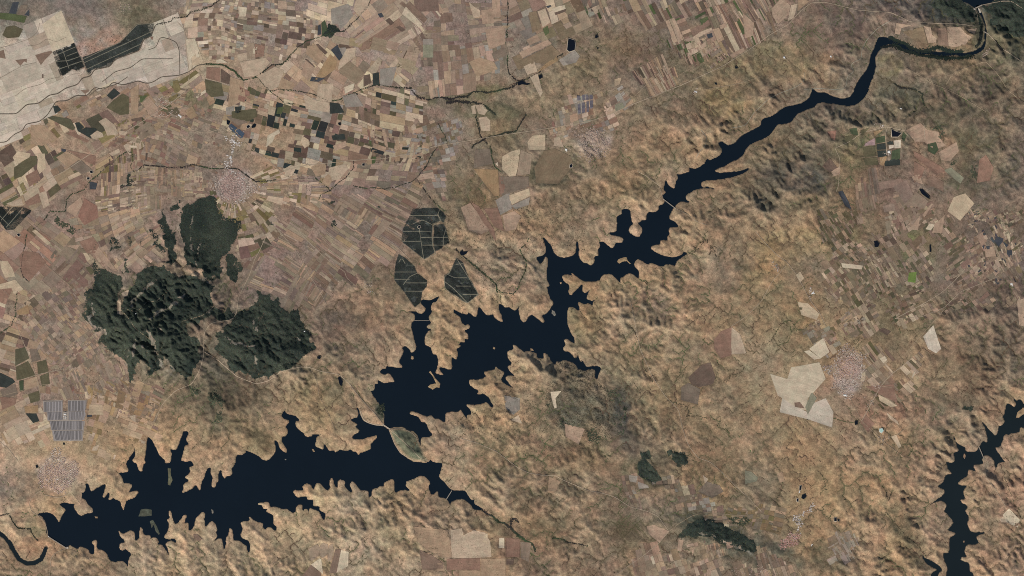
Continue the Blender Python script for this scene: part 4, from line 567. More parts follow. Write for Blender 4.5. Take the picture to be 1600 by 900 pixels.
ROADS = [
 (1.2,"pale country road climbing from the left edge to the white plain","-8,321 0,318 40,298 100,268 160,228 195,207 235,182 262,165 290,143 296,120 291,70 288,46 277,34"),
 (1,"pale lane from the hamlet to the mountain town and on east","235,182 260,188 290,200 320,208 352,200 370,212 400,238 420,250 445,275 460,280 490,280"),
 (1.3,"long pale highway running across the north of the photograph","430,275 450,265 480,258 510,255 560,250 600,248 640,240 683,228 760,215 800,209 860,200 920,190 948,181 984,165 1065,133 1130,103 1170,78 1205,53 1232,38 1250,18 1268,4 1290,4"),
 (1.3,"pale highway passing north of the upper river","1290,4 1320,11 1340,16 1392,20 1410,28 1420,34 1450,36 1500,38 1522,41"),
 (1.3,"pale highway leaving the river bridge to the right edge","1544,53 1552,62 1562,74 1600,100 1620,112"),
 (.8,"thin lane north of the highway past the strip fields","990,152 1020,122 1040,110 1072,94 1100,78 1124,62 1144,50"),
 (.9,"pale track through the dark western field blocks","20,480 14,490 24,505 38,538 48,562 56,588 62,610 64,624"),
 (.9,"pale lane across the western field blocks","24,596 60,585 100,576"),
 (.8,"second pale lane across the western field blocks","6,618 38,609 60,602 78,600"),
 (1.1,"pale road at the left edge below the solar troughs","-8,684 0,690 14,702 28,720"),
 (1.4,"curved pale bypass on the south side of the lakeside town","70,773 85,777 95,777 108,771 112,766"),
 (.9,"road from the lakeside town to the dam","66,765 55,772 48,780 46,786 48,798 60,806 70,815 74,830 75,838"),
 (.9,"road from the dam to the bottom edge","104,857 96,860 86,864 80,872 78,890 78,908"),
 (.8,"track along the hills east of the dam","104,857 120,862 135,870 145,880"),
 (.8,"track to the walled headland of the lakeside town","112,770 122,782 124,786"),
 (1.1,"mountain road curving between the two wooded hills","420,360 404,395 398,405 390,430 380,450 373,465 370,490 362,500 345,502 330,505 320,520 318,560 312,580 300,600 275,610 255,630 245,650 240,660"),
 (.9,"diagonal pale lane through the mauve strip fields","430,355 440,365 465,395 480,425 500,455 510,475"),
 (.9,"second diagonal pale lane through the mauve strip fields","458,355 470,365 500,395 520,413 540,425 540,432 555,446"),
 (.9,"lane from the groves to the hamlet","640,405 620,385 600,375 585,368"),
 (1.2,"pale road along the southern hills to the lake causeway","320,550 340,562 370,588 400,600 420,595 440,580 470,573 485,574 500,580 530,585 545,598 555,612 570,630 585,645 598,662"),
 (.9,"pale road along the spine of the leaf shaped headland","609,671 622,682 636,695 646,704 656,716 672,720"),
 (1.0,"pale northern rim of the leaf shaped headland","608,671.3 622,669.5 632,670.5 645,677 652,685 655,694"),
 (1.0,"pale southern rim of the leaf shaped headland","608.5,673 612,682 616,692 624,706 632,712 648,719.5"),
 (2.4,"pale shoreline track of the leaf shaped headland","563,642 567,655 574,660 586,664 598,664.5"),
 (.7,"faint track down the southern lobed peninsula","485,574 497,600 498,618 505,630 515,650 524,672"),
 (1.1,"pale road crossing the southern hills from the lake to the ridge","700,676 720,685 745,692 775,705 790,716 808,730 826,739 850,743 866,742 880,750 918,766 940,770 960,776 985,792 1010,798 1028,806 1045,830"),
 (.9,"lane from the ridge junction to the bottom edge","1045,830 1030,848 1005,868 960,899 950,908"),
 (.8,"lane from the ridge junction past the dark wood","1045,830 1060,818 1080,806 1100,800 1140,804 1172,806"),
 (.9,"pale track over the central slopes","985,470 992,505 1000,545 1020,590 1040,620 1060,640 1065,665 1075,695 1090,715 1110,722 1125,735 1150,760 1172,780 1190,800"),
 (.9,"lane from the tiny crossing settlement to the brown square","1142,510 1165,495 1190,470 1206,440 1228,415"),
 (.9,"lane through the tiny crossing settlement","1180,362 1200,385 1215,400 1228,408 1245,430 1258,455 1266,470 1280,488 1290,510"),
 (1.2,"straight pale road southeast of the broad eastern town","1346,658 1360,632 1376,603 1392,585 1412,570 1424,560"),
 (.8,"pale lane south from the broad eastern town","1328,622 1346,658 1380,690 1412,714"),
 (1.1,"pale road over the eastern plain","1398,498 1440,476 1470,458 1490,440 1508,420"),
 (.9,"pale lane beside the eastern plain road","1398,498 1440,495 1476,480 1500,456 1530,444 1560,432"),
 (.8,"lane southwest from the eastern plain","1478,480 1450,512 1428,536 1412,556"),
 (.8,"curved lane east of the straight road","1376,603 1396,606 1400,620 1410,632 1420,640"),
 (.8,"lane through the eastern farms","1400,680 1416,668 1430,655 1440,645"),
 (.9,"track on the headland south of the eastern bridge","1537,718 1540,745 1555,765 1570,790"),
 (.9,"road climbing from the upper bridge to the north","1036,311 1030,290 1010,275 996,268"),
 (.9,"road leaving the upper bridge to the south","1056,326 1076,336 1085,345 1105,352"),
 (1,"grey shoreline canal road west of the narrow lake","1095,204 1104,214 1102,228 1092,238 1088,246"),
 (1.1,"grey canal road winding above the river bend","1392,32 1370,45 1352,65 1346,80 1346,92 1332,98 1329,102 1335,112 1324,118 1322,135 1315,141 1300,140 1280,138 1256,140"),
 (1,"grey canal road looping west of the lake","1256,114 1256,128 1240,138 1220,145 1200,155 1190,165 1178,176 1165,196 1145,200"),
 (1.2,"pale farm road along the green plots","1304,232 1330,220 1345,208 1384,198 1414,205"),
 (1.1,"pale farm road through the green plots","1386,198 1383,210 1385,240 1374,256"),
 (.7,"field track across the green plots","1350,229 1384,222 1408,218"),
 (.7,"second field track across the green plots","1346,246 1370,245 1386,235"),
 (.9,"pale farm road west of the green plots","1304,232 1312,248 1310,290 1306,300"),
 (1.6,"short pale airstrip on the pinkish field","1443,193 1445,219"),
 (.8,"track along the hills south of the upper river","1414,105 1440,120 1455,130 1475,138 1500,150 1540,175"),
 (.8,"lane climbing to the settlement at the river bend","1478,132 1490,113 1515,104 1528,100 1540,96 1560,118 1575,142 1600,162"),
 (1.3,"pale road over the top dam to the right edge","1534,8 1548,5 1566,2 1580,2 1600,16 1616,26"),
 (.9,"road from the top dam down to the highway","1524,14 1528,28 1528,38"),
 (.8,"lane west of the mountain town","205,277 240,275 270,275 290,268"),
 (.8,"lane curving round the north of the mountain","190,340 200,330 220,310 240,304 265,300"),
 (.8,"lane north of the long lake arm","1100,140 1150,132 1190,120"),
 (.8,"double track across the western plain","70,412 90,430 108,445 120,460"),
 (.7,"orange forest track through the western wood","186,480 200,494 212,512 225,522 236,530"),
 (.7,"forest track across the central mountain","285,502 300,498 320,492 335,478"),
 (.6,"forest track past the summit clearing","188,480 215,488 232,470 244,472 262,455"),
 (.7,"field lane along the northern fan of fields","672,30 660,48 648,70 640,110 650,140"),
 (.7,"field lane across the northern middle","455,132 470,100 484,70 498,62"),
 (.7,"lane bordering the brown parcels by the bottom edge","697,872 697,908"),
 (.7,"lane along the strip fields of the north","1090,100 1060,118 1030,132 1000,142"),
]
# ------------------------------------------------------------------ relief: valleys cut by running water towards the lakes
def rounded(q, n=3):
    q = np.array(q); a, b, c, d_ = np.roll(q, 1, 0), q, np.roll(q, -1, 0), np.roll(q, -2, 0); out = []
    la = np.hypot(*(c-b).T)
    for t in np.arange(n)/n:
        p = 0.5*(2*b+(c-a)*t+(2*a-5*b+4*c-d_)*t*t+(3*b-a-3*c+d_)*t**3)
        far_ = (la > 30)[:, None]
        out.append(np.where(far_, b+(c-b)*t, p))
    return [tuple(p) for p in np.stack(out, 1).reshape(-1, 2)]
LAKES = [RES, RESN, RIV, COVE, UPL] = [rounded(q) for q in (RES, RESN, RIV, COVE, UPL)]
ISL = [P(s) for _, s, _ in ISLES]
G0 = 2.4
ex = np.arange(-160, 1761, G0); ey = np.arange(-160, 1061, G0)
EX, EY = np.meshgrid(ex, ey); ny, nx = EX.shape
def grid_lookup(tab, x, y, warp=True):
    """smooth lookup in a 17 x 10 table with nodes every 100 px"""
    if warp:
        e_ = np.exp(-np.hypot(x-np.clip(x, -60, 1660), y-np.clip(y, -60, 960))/45.0); x = x + 26*e_*fbm(x, y, 90, 3, 1); y = y + 26*e_*fbm(x+500, y, 90, 3, 2)
    u = np.clip(x/100.0, 0, 15.999); v = np.clip(y/100.0, 0, 8.999)
    i = u.astype(int); j = v.astype(int); fu = u-i; fv = v-j
    fu = fu*fu*(3-2*fu); fv = fv*fv*(3-2*fv)
    if tab.ndim == 3: fu = fu[..., None]; fv = fv[..., None]
    return (tab[j, i]*(1-fu)+tab[j, i+1]*fu)*(1-fv) + (tab[j+1, i]*(1-fu)+tab[j+1, i+1]*fu)*fv
UP = np.array([[float(v) for v in r.split()] for r in UPLIFT.strip().split('\n')])
def water_mask(x, y):
    w = np.zeros(x.shape, bool)
    for q in LAKES: w |= fillmask(q, x, y)
    w |= pdist(RIVD[0], x, y, False, 8) < RIVD[1]
    return w
wm = water_mask(EX, EY)
up = grid_lookup(UP, EX, EY)
creek = np.zeros(EX.shape, bool)
for w_, dn, lb, s in CREEKS:
    for q in s.split('|'): creek |= pdist(P(q), EX, EY, False, 9) < 3.2
RJ = np.random.default_rng(5)
h = 2.0 + up*(0.5+0.55*fbm(EX, EY, 120, 5, 5, 0.62)+0.35*np.maximum(0, fbm(EX, EY, 300, 2, 3))) + 0.5*fbm(EX, EY, 60, 4, 3)
jit = (0.10+0.16*up)*RJ.random(EX.shape)
h[creek] -= 0.5
h[wm] = 0.0
K = 0.30
base = wm.copy()
edge = np.zeros_like(wm); edge[0, :] = edge[-1, :] = edge[:, 0] = edge[:, -1] = True
NB = (1, -1, nx, -nx, nx+1, nx-1, -nx+1, -nx-1)
N = nx*ny
upf = (up*0.11*(0.7+0.9*fbm(EX, EY, 70, 4, 6))).ravel()
upf[base.ravel()] = 0
fixed = (base | edge).ravel()
area = None; KV = np.exp(0.9*fbm(EX, EY, 40, 4, 2)).ravel()
for it in range(18):
    hr = h+np.where(base, 0, jit*(1.0 if it < 14 else 0.6)); hr = hr.ravel().tolist(); hl = h.ravel().tolist()
    done = fixed.tolist(); rec = [-1]*N; order = []
    hp = [(hr[i], i) for i in np.nonzero(fixed)[0].tolist()]
    heapq.heapify(hp); pop = heapq.heappop; push = heapq.heappush
    while hp:
        e, i = pop(hp); order.append(i)
        if edge_row := (i % nx == 0 or i % nx == nx-1 or i < nx or i >= N-nx):
            nb = [k for k in NB if 0 <= i+k < N and abs((i+k) % nx - i % nx) <= 1]
        else: nb = NB
        for k in nb:
            j = i+k
            if not done[j]:
                done[j] = True; rec[j] = i
                hj = hr[j]
                push(hp, (hj if hj > e else e+1e-4, j))
    A = [1.0]*N
    for i in reversed(order):
        r = rec[i]
        if r >= 0: A[r] += A[i]
    A_ = np.array(A); F = (K*KV*np.sqrt(A_)).tolist()
    uf = upf.tolist()
    for i in order:
        r = rec[i]
        if r >= 0:
            f = F[i]
            if r-i in (1, -1, nx, -nx): pass
            else: f *= 0.707
            v = (hl[i]+uf[i]+f*min(hl[r], hl[i]+uf[i]))/(1+f)
            hl[i] = v
    h = np.array(hl).reshape(ny, nx)
    # slopes round off slowly
    hp_ = np.pad(h, 1, mode='edge')
    lap = hp_[:-2, 1:-1]+hp_[2:, 1:-1]+hp_[1:-1, :-2]+hp_[1:-1, 2:]-4*h
    h = np.where(base, h, h+0.022*lap)
area = np.log1p(A_.reshape(ny, nx))
RELIEF = h
AREA_N = A_.reshape(ny, nx); REC = np.array(rec)
SMOOTH = h.copy()
for _ in range(60):
    p_ = np.pad(SMOOTH, 1, mode='edge'); SMOOTH = (p_[:-2, 1:-1]+p_[2:, 1:-1]+p_[1:-1, :-2]+p_[1:-1, 2:])/4
print('relief', h.max(), np.percentile(h, [50, 90, 99]), 'slope', np.percentile(np.hypot(*np.gradient(h))/G0, [50, 90, 99]))

def bil(tab, x, y, x0=-160.0, y0=-160.0, g=G0):
    u = np.clip((np.asarray(x, float)-x0)/g, 0, tab.shape[1]-1.001); v = np.clip((np.asarray(y, float)-y0)/g, 0, tab.shape[0]-1.001)
    i = u.astype(int); j = v.astype(int); fu = u-i; fv = v-j
    return (tab[j, i]*(1-fu)+tab[j, i+1]*fu)*(1-fv)+(tab[j+1, i]*(1-fu)+tab[j+1, i+1]*fu)*fv
def cub(tab, x, y):
    # smoother than bilinear: Catmull-Rom along both axes
    u = np.clip((x+160.0)/G0, 1, tab.shape[1]-2.001); v = np.clip((y+160.0)/G0, 1, tab.shape[0]-2.001)
    i = u.astype(int); j = v.astype(int); fu = u-i; fv = v-j
    def w4(f): return (-.5*f+f*f-.5*f**3, 1-2.5*f*f+1.5*f**3, .5*f+2*f*f-1.5*f**3, -.5*f*f+.5*f**3)
    wu, wv = w4(fu), w4(fv); s = 0.0
    for b in range(4):
        for a in range(4): s = s + wu[a]*wv[b]*tab[np.clip(j+b-1, 0, tab.shape[0]-1), np.clip(i+a-1, 0, tab.shape[1]-1)]
    return s

# ------------------------------------------------------------------ the parcels of farmland (outlines only; built further down)
PARC = []        # (outline, colour, turn, size)
def warp(q):
    q = np.array(q, float)
    return q + np.stack([2.0*fbm(q[:, 0], q[:, 1], 40, 2, 4)+11*fbm(q[:, 0], q[:, 1], 110, 2, 1), 2.0*fbm(q[:, 0]+300, q[:, 1], 40, 2, 5)+11*fbm(q[:, 0]+300, q[:, 1], 110, 2, 2)], 1)
def area_of(q):
    q = np.asarray(q); return 0.5*abs(np.dot(q[:, 0], np.roll(q[:, 1], -1))-np.dot(q[:, 1], np.roll(q[:, 0], -1)))
BLOCK = [P(q) for _, ps in FOREST for q in ps] + [P(q) for g in GROVES for q in g[1]] + [P(q) for t in TOWNS[:1]+TOWNS[2:4]+TOWNS[7:8] for q in t[1][:1]]
BLOCK.append(P("64,624 140,624 140,692 80,692 66,650"))
def split(u0, u1, v0, v1, L, Wd, out, depth=0):
    du, dv = u1-u0, v1-v0
    a = L*random.uniform(0.5, 2.1); b = Wd*random.uniform(0.5, 2.1)
    if (du <= a and dv <= b) or depth > 14:
        out.append((u0, u1, v0, v1)); return
    if du/L > dv/Wd:
        m = u0+du*random.uniform(0.36, 0.64); split(u0, m, v0, v1, L, Wd, out, depth+1); split(m, u1, v0, v1, L, Wd, out, depth+1)
    else:
        m = v0+dv*random.uniform(0.36, 0.64); split(u0, u1, v0, m, L, Wd, out, depth+1); split(u0, u1, m, v1, L, Wd, out, depth+1)
for (outline, ang, L, Wd, pl) in DIST:
    q = P(outline); qa = np.array(q); cells = []; tone = []
    if pl[0] != 'w': L, Wd = 0.82*L, 0.82*Wd
    def fill(u0, u1, v0, v1):
        bl = []; split(u0, u1, v0, v1, max(55, L*2.2), max(42, Wd*3.5), bl)
        for b_ in bl:
            f1, f2 = random.uniform(.65, 1.5), random.uniform(.6, 1.6); n0 = len(cells)
            if random.random() < .28 and L < 40: split(*b_, Wd*f2*1.2, L*f1*.9, cells)
            else: split(*b_, L*f1, Wd*f2, cells)
            tone.extend([(random.uniform(.93, 1.07), random.choice(pl))]*(len(cells)-n0))
    if isinstance(ang, tuple):
        cx, cy = ang[1], ang[2]; r = np.hypot(qa[:, 0]-cx, qa[:, 1]-cy); th = np.unwrap(np.arctan2(qa[:, 1]-cy, qa[:, 0]-cx))
        rm = max(20.0, r.mean())
        fill(max(6, r.min()-10), r.max()+5, (th.min()-.3)*rm, (th.max()+.3)*rm)
        def to(u, v): return (cx+u*math.cos(v/rm), cy+u*math.sin(v/rm))
    else:
        c, s = math.cos(math.radians(ang)), math.sin(math.radians(ang))
        u = qa[:, 0]*c+qa[:, 1]*s; v = -qa[:, 0]*s+qa[:, 1]*c
        fill(u.min(), u.max(), v.min(), v.max())
        def to(u, v): return (u*c-v*s, u*s+v*c)
    g = 0.16; cors = []
    for (u0, u1, v0, v1) in cells:
        jj = lambda: random.uniform(-.07, .07)
        dv = v1-v0
        cors.append([to(u0+g+jj()*dv, v0+g), to(u1-g+jj()*dv, v0+g), to(u1-g+jj()*dv, v1-g), to(u0+g+jj()*dv, v1-g)])
    cors = np.array(cors); mid = cors.mean(1)
    ok = inpoly(q, mid[:, 0], mid[:, 1])
    for b in BLOCK: ok &= ~inpoly(b, mid[:, 0], mid[:, 1])
    for b in LAKES[:3]: ok &= ~inpoly(b, cors[:, :, 0], cors[:, :, 1]).any(1)
    east = qa[:, 0].mean() > 950 and qa[:, 1].mean() > 250
    if pl[0] != 'w': ok &= fbm(mid[:, 0], mid[:, 1], 30, 2, 6) < (0.2 if east else 0.42)
    wc = warp(cors.reshape(-1, 2)).reshape(-1, 4, 2)
    if pl[0] == 'w': wc = 0.85*cors+0.15*wc
    for k in np.nonzero(ok)[0]:
        colr = pal(random.choice(pl) if random.random() < .72 else tone[k][1])*random.uniform(0.92, 1.08)*tone[k][0] + np.array([random.uniform(-3, 3) for _ in range(3)])
        th_ = math.atan2(cors[k, 1, 1]-cors[k, 0, 1], cors[k, 1, 0]-cors[k, 0, 0])
        PARC.append((wc[k], colr, th_, 0, 0.25 if pl[0] == 'w' else 0.27 if east else 0.12))
HAND = []
for r in L_(FIELDS):
    q = np.array(P(r[2:])); e = q[1]-q[0] if np.hypot(*(q[1]-q[0])) > np.hypot(*(q[2]-q[1])) else q[2]-q[1]
    HAND.append((q, pal(r[0])*random.uniform(.98, 1.02), math.atan2(e[1], e[0]), 1, r[0]))

# ------------------------------------------------------------------ ground heights on the final grid
def far(n, step):
    out = []; d = step
    for _ in range(n): out.append(d); d *= 1.45
    return np.cumsum(out)
g2 = 1.6
gx = np.arange(-60, 1661, g2); gy = np.arange(-60, 961, g2)
fx_ = far(18, 6.0)
xs = np.concatenate([gx[0]-fx_[::-1], gx, gx[-1]+fx_]); ys = np.concatenate([gy[0]-fx_[::-1], gy, gy[-1]+fx_])
TX, TY = np.meshgrid(gx, gy)
water = water_mask(TX, TY)
d = np.full(TX.shape, 14.0)
for q in LAKES: d = np.minimum(d, pdist(q, TX, TY, True, 14))
dr = pdist(RIVD[0], TX, TY, False, 18)
d = np.minimum(d, np.abs(dr-RIVD[1]))
sd = np.where(water, -d, d)
sd = sd + np.where(np.abs(sd) < 12, 0.8*fbm(TX, TY, 9, 2, 2)+0.8*fbm(TX, TY, 4.2, 2, 5)+0.3, 0)
fmask = np.zeros(TX.shape, bool)
for q, *_ in PARC + HAND:
    i0 = int((q[:, 0].min()-gx[0])//g2); i1 = int((q[:, 0].max()-gx[0])//g2+2); j0 = int((q[:, 1].min()-gy[0])//g2); j1 = int((q[:, 1].max()-gy[0])//g2+2)
    i0, j0 = max(i0, 0), max(j0, 0)
    if i1 <= i0 or j1 <= j0: continue
    fmask[j0:j1, i0:i1] |= fillmask([tuple(p) for p in q], TX[j0:j1, i0:i1], TY[j0:j1, i0:i1])
fm = fmask.astype(float)
for _ in range(4):
    p_ = np.pad(fm, 1, mode='edge'); fm = (p_[:-2, 1:-1]+p_[2:, 1:-1]+p_[1:-1, :-2]+p_[1:-1, 2:]+fm)/5
FMASK = fm
up2 = grid_lookup(UP, TX, TY)
VEX = 1.0
w1 = 9*fbm(TX, TY, 26, 3, 1); w2 = 9*fbm(TX+77, TY, 26, 3, 2)
gully = np.abs(fbm(TX+w1, TY+w2, 34, 2, 4))*2.2+np.abs(fbm(TX+w2, TY+w1, 15, 2, 6))*1.1+np.abs(fbm(TX-w2, TY+w1, 7.5, 2, 3))*0.55
MNT = 0.90+0.05*np.clip((TX-1020)/80, 0, 1)*np.clip((360-TY)/60, 0, 1)+0.85*np.clip(1.3-np.hypot((TX-245)/90, (TY-480)/120), 0, 1)+0.55*np.clip(1.3-np.hypot((TX-425)/60, (TY-530)/60), 0, 1)+0.12*np.clip(1.3-np.hypot((TX-1250)/80, (TY-270)/60), 0, 1)
LANDH = MNT*cub(RELIEF, TX, TY)*(1-0.85*fm)+0.72*bil(SMOOTH, TX, TY)*0.85*fm + up2*(1-0.92*fm)*0.07*gully
shore = np.clip(sd/13.0, 0, 1)
H2 = np.where(sd > 0, 0.02+0.4*np.minimum(sd, 0.8)+0.05*np.minimum(sd, 6.0)+LANDH*(0.15+0.85*shore), np.maximum(-2.5, 0.45*sd))
# causeways under the lake roads stay just above water
GZ = H2
def Z(x, y):
    return bil(GZ, x, y, gx[0], gy[0], g2)
FULLX, FULLY = np.meshgrid(xs, ys)
m = len(fx_)
HZ = np.zeros(FULLX.shape)
HZ[m:-m, m:-m] = H2
cxx = np.clip(FULLX, gx[0], gx[-1]); cyy = np.clip(FULLY, gy[0], gy[-1])
out = (FULLX != cxx) | (FULLY != cyy)
dist_out = np.hypot(FULLX-cxx, FULLY-cyy)
edgeh = Z(cxx, cyy)
roll = 3.0+2.5*fbm(FULLX, FULLY, 400, 3, 3)
t_ = np.clip(dist_out/300.0, 0, 1)
HZ = np.where(out, edgeh*(1-t_)+np.maximum(roll, 0.5)*t_, HZ)

# ------------------------------------------------------------------ ground colours (soil, dry grass, scrub)
BASET = np.array([[[float(v) for v in c.split(',')] for c in r.split()] for r in BASE.strip().split('\n')])
C = grid_lookup(BASET, FULLX, FULLY)
PATCH = fbm(FULLX, FULLY, 13, 4, 7, 0.6)
wild = np.exp(-dist_out/45.0); hills = np.clip(grid_lookup(UP, FULLX, FULLY)/4.0, 0, 1)
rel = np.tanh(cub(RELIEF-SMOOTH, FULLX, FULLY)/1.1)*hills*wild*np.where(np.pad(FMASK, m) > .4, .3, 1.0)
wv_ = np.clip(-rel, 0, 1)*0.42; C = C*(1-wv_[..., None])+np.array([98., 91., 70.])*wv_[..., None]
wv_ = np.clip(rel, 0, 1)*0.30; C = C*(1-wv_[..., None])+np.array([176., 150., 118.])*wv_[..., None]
sx = FULLX+9*fbm(FULLX, FULLY, 28, 4, 3); sy = FULLY+9*fbm(FULLX+200, FULLY, 28, 4, 4)
for r in [q.strip() for q in SOFT.replace('\n', '|').split('|') if q.strip()]:
    a, b, t, c_, k_ = r.split(); x0, y0 = map(float, a.split(',')); rx, ry = map(float, b.split(',')); t = math.radians(float(t))
    u = ((sx-x0)*math.cos(t)+(sy-y0)*math.sin(t))/rx; v = (-(sx-x0)*math.sin(t)+(sy-y0)*math.cos(t))/ry
    r_ = np.sqrt(u*u+v*v); w_ = np.clip((1.25-r_)/0.5, 0, 1); w_ = (w_*w_*(3-2*w_)*float(k_)*np.clip(0.72+0.9*PATCH, 0.1, 1)*(0.9 if float(c_.split(',')[0]) < 100 else 1.0))[..., None]
    C = C*(1-w_)+np.array([float(q) for q in c_.split(',')])*w_
# bleached slopes towards the lakes
dl = np.full(EX.shape, 60.0)
for q in LAKES[:3]: dl = np.minimum(dl, pdist(q, EX, EY, True, 60))
dl = bil(dl, FULLX, FULLY); w_ = (np.clip(1-dl/52, 0, 1)*0.55*np.clip(0.9+0.35*PATCH, 0, 1)*(1-0.7*np.clip((FULLX-1060)/80, 0, 1)*np.clip((330-FULLY)/60, 0, 1)))[..., None]
C = C*(1-w_)+np.array([163., 136., 104.])*w_
# pale silt under the white plain, dark soil under groves and wooded plots
def tint(q, colr, k, soft=2.0):
    w_ = np.zeros(FULLX.shape)
    for o_ in ((0, 0), (soft, 0), (-soft, 0), (0, soft), (0, -soft)): w_ += 0.2*fillmask(q, FULLX+o_[0], FULLY+o_[1])
    w_ = (w_*k)[..., None]; C[:] = C*(1-w_)+np.array(colr, float)*w_
tint(P(DIST[0][0]), (182, 167, 148), 0.95)
tint(P('610,673 622,672 640,674 650,684 654,697 662,712 668,720 648,718 632,709 620,694 613,682'), (92, 94, 74), 0.85)
tint(P('590,628 600,642 599,660 594,655 586,642'), (76, 78, 62), 0.8)
for lb, ps, an, tr in GROVES:
    for s in ps: tint(P(s), (66, 68, 62), 0.95, 0.5)
# mottled cover: dry grass against bare soil and scrub, denser scrub along valley lines
mot = 0.26*fbm(FULLX, FULLY, 46, 4, 5, 0.6)+0.20*fbm(FULLX+7*fbm(FULLX, FULLY, 9, 2, 2), FULLY, 10, 3, 6, 0.75)+0.34*fbm(FULLX, FULLY, 4.6, 2, 3, 0.8)
hue = fbm(FULLX, FULLY, 70, 4, 2)
inside = ~out
wild = np.exp(-dist_out/45.0); broad = fbm(FULLX, FULLY, 420, 3, 6)*np.clip(dist_out/200, 0, 1)
C = C*(1+0.22*broad)[..., None]
C = C+(np.clip((FULLX-900)/120, 0, 1)*np.clip((FULLY-350)/80, 0, 1))[..., None]*np.array([5., 4., 3.])
C = C*(1+0.06*np.clip((FULLY-640)/100, 0, 1)*np.clip((800-FULLX)/100, 0, 1))[..., None]+np.array([0., 2., 5.])
C = C*(1+0.46*mot*wild)[..., None]
h2 = (wild*fbm(FULLX, FULLY, 16, 4, 1))[..., None]; C = C*(1+h2*np.array([0.05, -0.01, -0.01]))
hue = hue*wild
C = C*(1+hue[..., None]*np.array([0.03, 0.0, -0.06]))
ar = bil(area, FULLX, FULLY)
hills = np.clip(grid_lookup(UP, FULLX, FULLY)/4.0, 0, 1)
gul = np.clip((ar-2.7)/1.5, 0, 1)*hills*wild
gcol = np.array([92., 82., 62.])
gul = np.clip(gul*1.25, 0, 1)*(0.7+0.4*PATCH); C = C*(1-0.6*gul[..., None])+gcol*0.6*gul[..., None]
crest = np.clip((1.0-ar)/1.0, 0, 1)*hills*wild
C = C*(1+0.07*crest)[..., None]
# pale shores between high and present water level
sdF = np.full(FULLX.shape, 14.0); sdF[m:-m, m:-m] = sd
rim = np.clip(1-np.abs(sdF-1.3)/1.9, 0, 1)*0.5*np.clip(0.7+0.9*PATCH, 0, 1)
C = C*(1-rim[..., None])+np.array([170., 142., 112.])*rim[..., None]
C = np.where((sdF < 0)[..., None], np.array([70., 66., 58.]), C)
# rock crests
sub = C[m:-m, m:-m]
CRW = np.zeros(TX.shape); WX9 = TX+5*fbm(TX, TY, 9, 3, 1); WY9 = TY+5*fbm(TX+90, TY, 9, 3, 2)
for w_, s in CREST:
    dd = bil(pdist(P(s), TX, TY, False, 14), WX9, WY9, gx[0], gy[0], g2)
    CRW = np.maximum(CRW, np.clip(1.5-dd/(0.55*w_), 0, 1)*(0.7+1.3*fbm(TX, TY, 6, 3, 3)))
sub[:] = sub*(1-0.75*CRW[..., None])+np.array([124., 118., 106.])*0.75*CRW[..., None]
W0 = np.zeros(TX.shape, bool)
THIN = ('scrub', 'sparse', 'leaf', 'ringing', 'point north')
def thin_wood(lb): return any(t in lb for t in THIN)
for _lb, ps in FOREST:
    if thin_wood(_lb): continue
    for s in ps: W0 |= fillmask(P(s), TX, TY)
wi = np.clip(((TX+9.2*fbm(TX, TY, 13, 4, 5)-gx[0])/g2).round().astype(int), 0, TX.shape[1]-1); wj = np.clip(((TY+9.2*fbm(TX+70, TY, 13, 4, 6)-gy[0])/g2).round().astype(int), 0, TX.shape[0]-1)
WOODS = W0[wj, wi]
bare = (CRW > 0.35)
wv = (WOODS & ~bare)[..., None]
sub[:] = np.where(wv, np.array([60., 62., 52.]), sub)
C = np.clip(C, 20, 230)
Vt = np.stack([X(FULLX), Y(FULLY), HZ], -1).reshape(-1, 3)
nyF, nxF = FULLX.shape
idx = np.arange(nyF*nxF).reshape(nyF, nxF)
Fq = np.stack([idx[:-1, :-1], idx[1:, :-1], idx[1:, 1:], idx[:-1, 1:]], -1).reshape(-1, 4)
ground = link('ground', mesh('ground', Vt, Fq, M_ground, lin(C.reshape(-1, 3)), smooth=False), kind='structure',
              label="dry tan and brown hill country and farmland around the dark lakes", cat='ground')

# ------------------------------------------------------------------ water
def sheet(name, poly, z, mat, label, cat, grow=2.6, g=4.0, z_fn=None):
    a = np.array(poly); x0, x1, y0, y1 = a[:, 0].min()-8, a[:, 0].max()+8, a[:, 1].min()-8, a[:, 1].max()+8
    x_ = np.arange(x0, x1+g, g); y_ = np.arange(y0, y1+g, g); QX, QY = np.meshgrid(x_, y_)
    keep = fillmask(poly, QX, QY) | (pdist(poly, QX, QY, True, grow+4) < grow+2.2)
    ids = np.arange(QX.size).reshape(QX.shape)
    k = keep[:-1, :-1] & keep[1:, :-1] & keep[:-1, 1:] & keep[1:, 1:]
    f = np.stack([ids[:-1, :-1], ids[1:, :-1], ids[1:, 1:], ids[:-1, 1:]], -1)[k]
    used = np.unique(f); mp = np.zeros(QX.size, int); mp[used] = np.arange(len(used))
    v = np.stack([X(QX.ravel()), Y(QY.ravel()), np.full(QX.size, z)], -1)[used]
    return link(name, mesh(name, v, mp[f], mat), label=label, cat=cat, kind='structure')
sheet('lake', RESN, 0.0, M_water, "large dark blue lake with ragged arms narrowing into a river to the northeast", 'lake')
sheet('lake', RES, 0.004, M_water, "long dark blue lake between the causeway and the western dam", 'lake')
sheet('lake', RIV, 0.002, M_water2, "greenish black lake arm at the lower right edge", 'lake')
sheet('lake', COVE, -0.004, M_water2, "narrow dark cove west of the lower right lake arm", 'cove', 1.0)
sheet('lake', UPL, 0.0, M_water, "black lake behind the dam at the top right edge", 'lake')
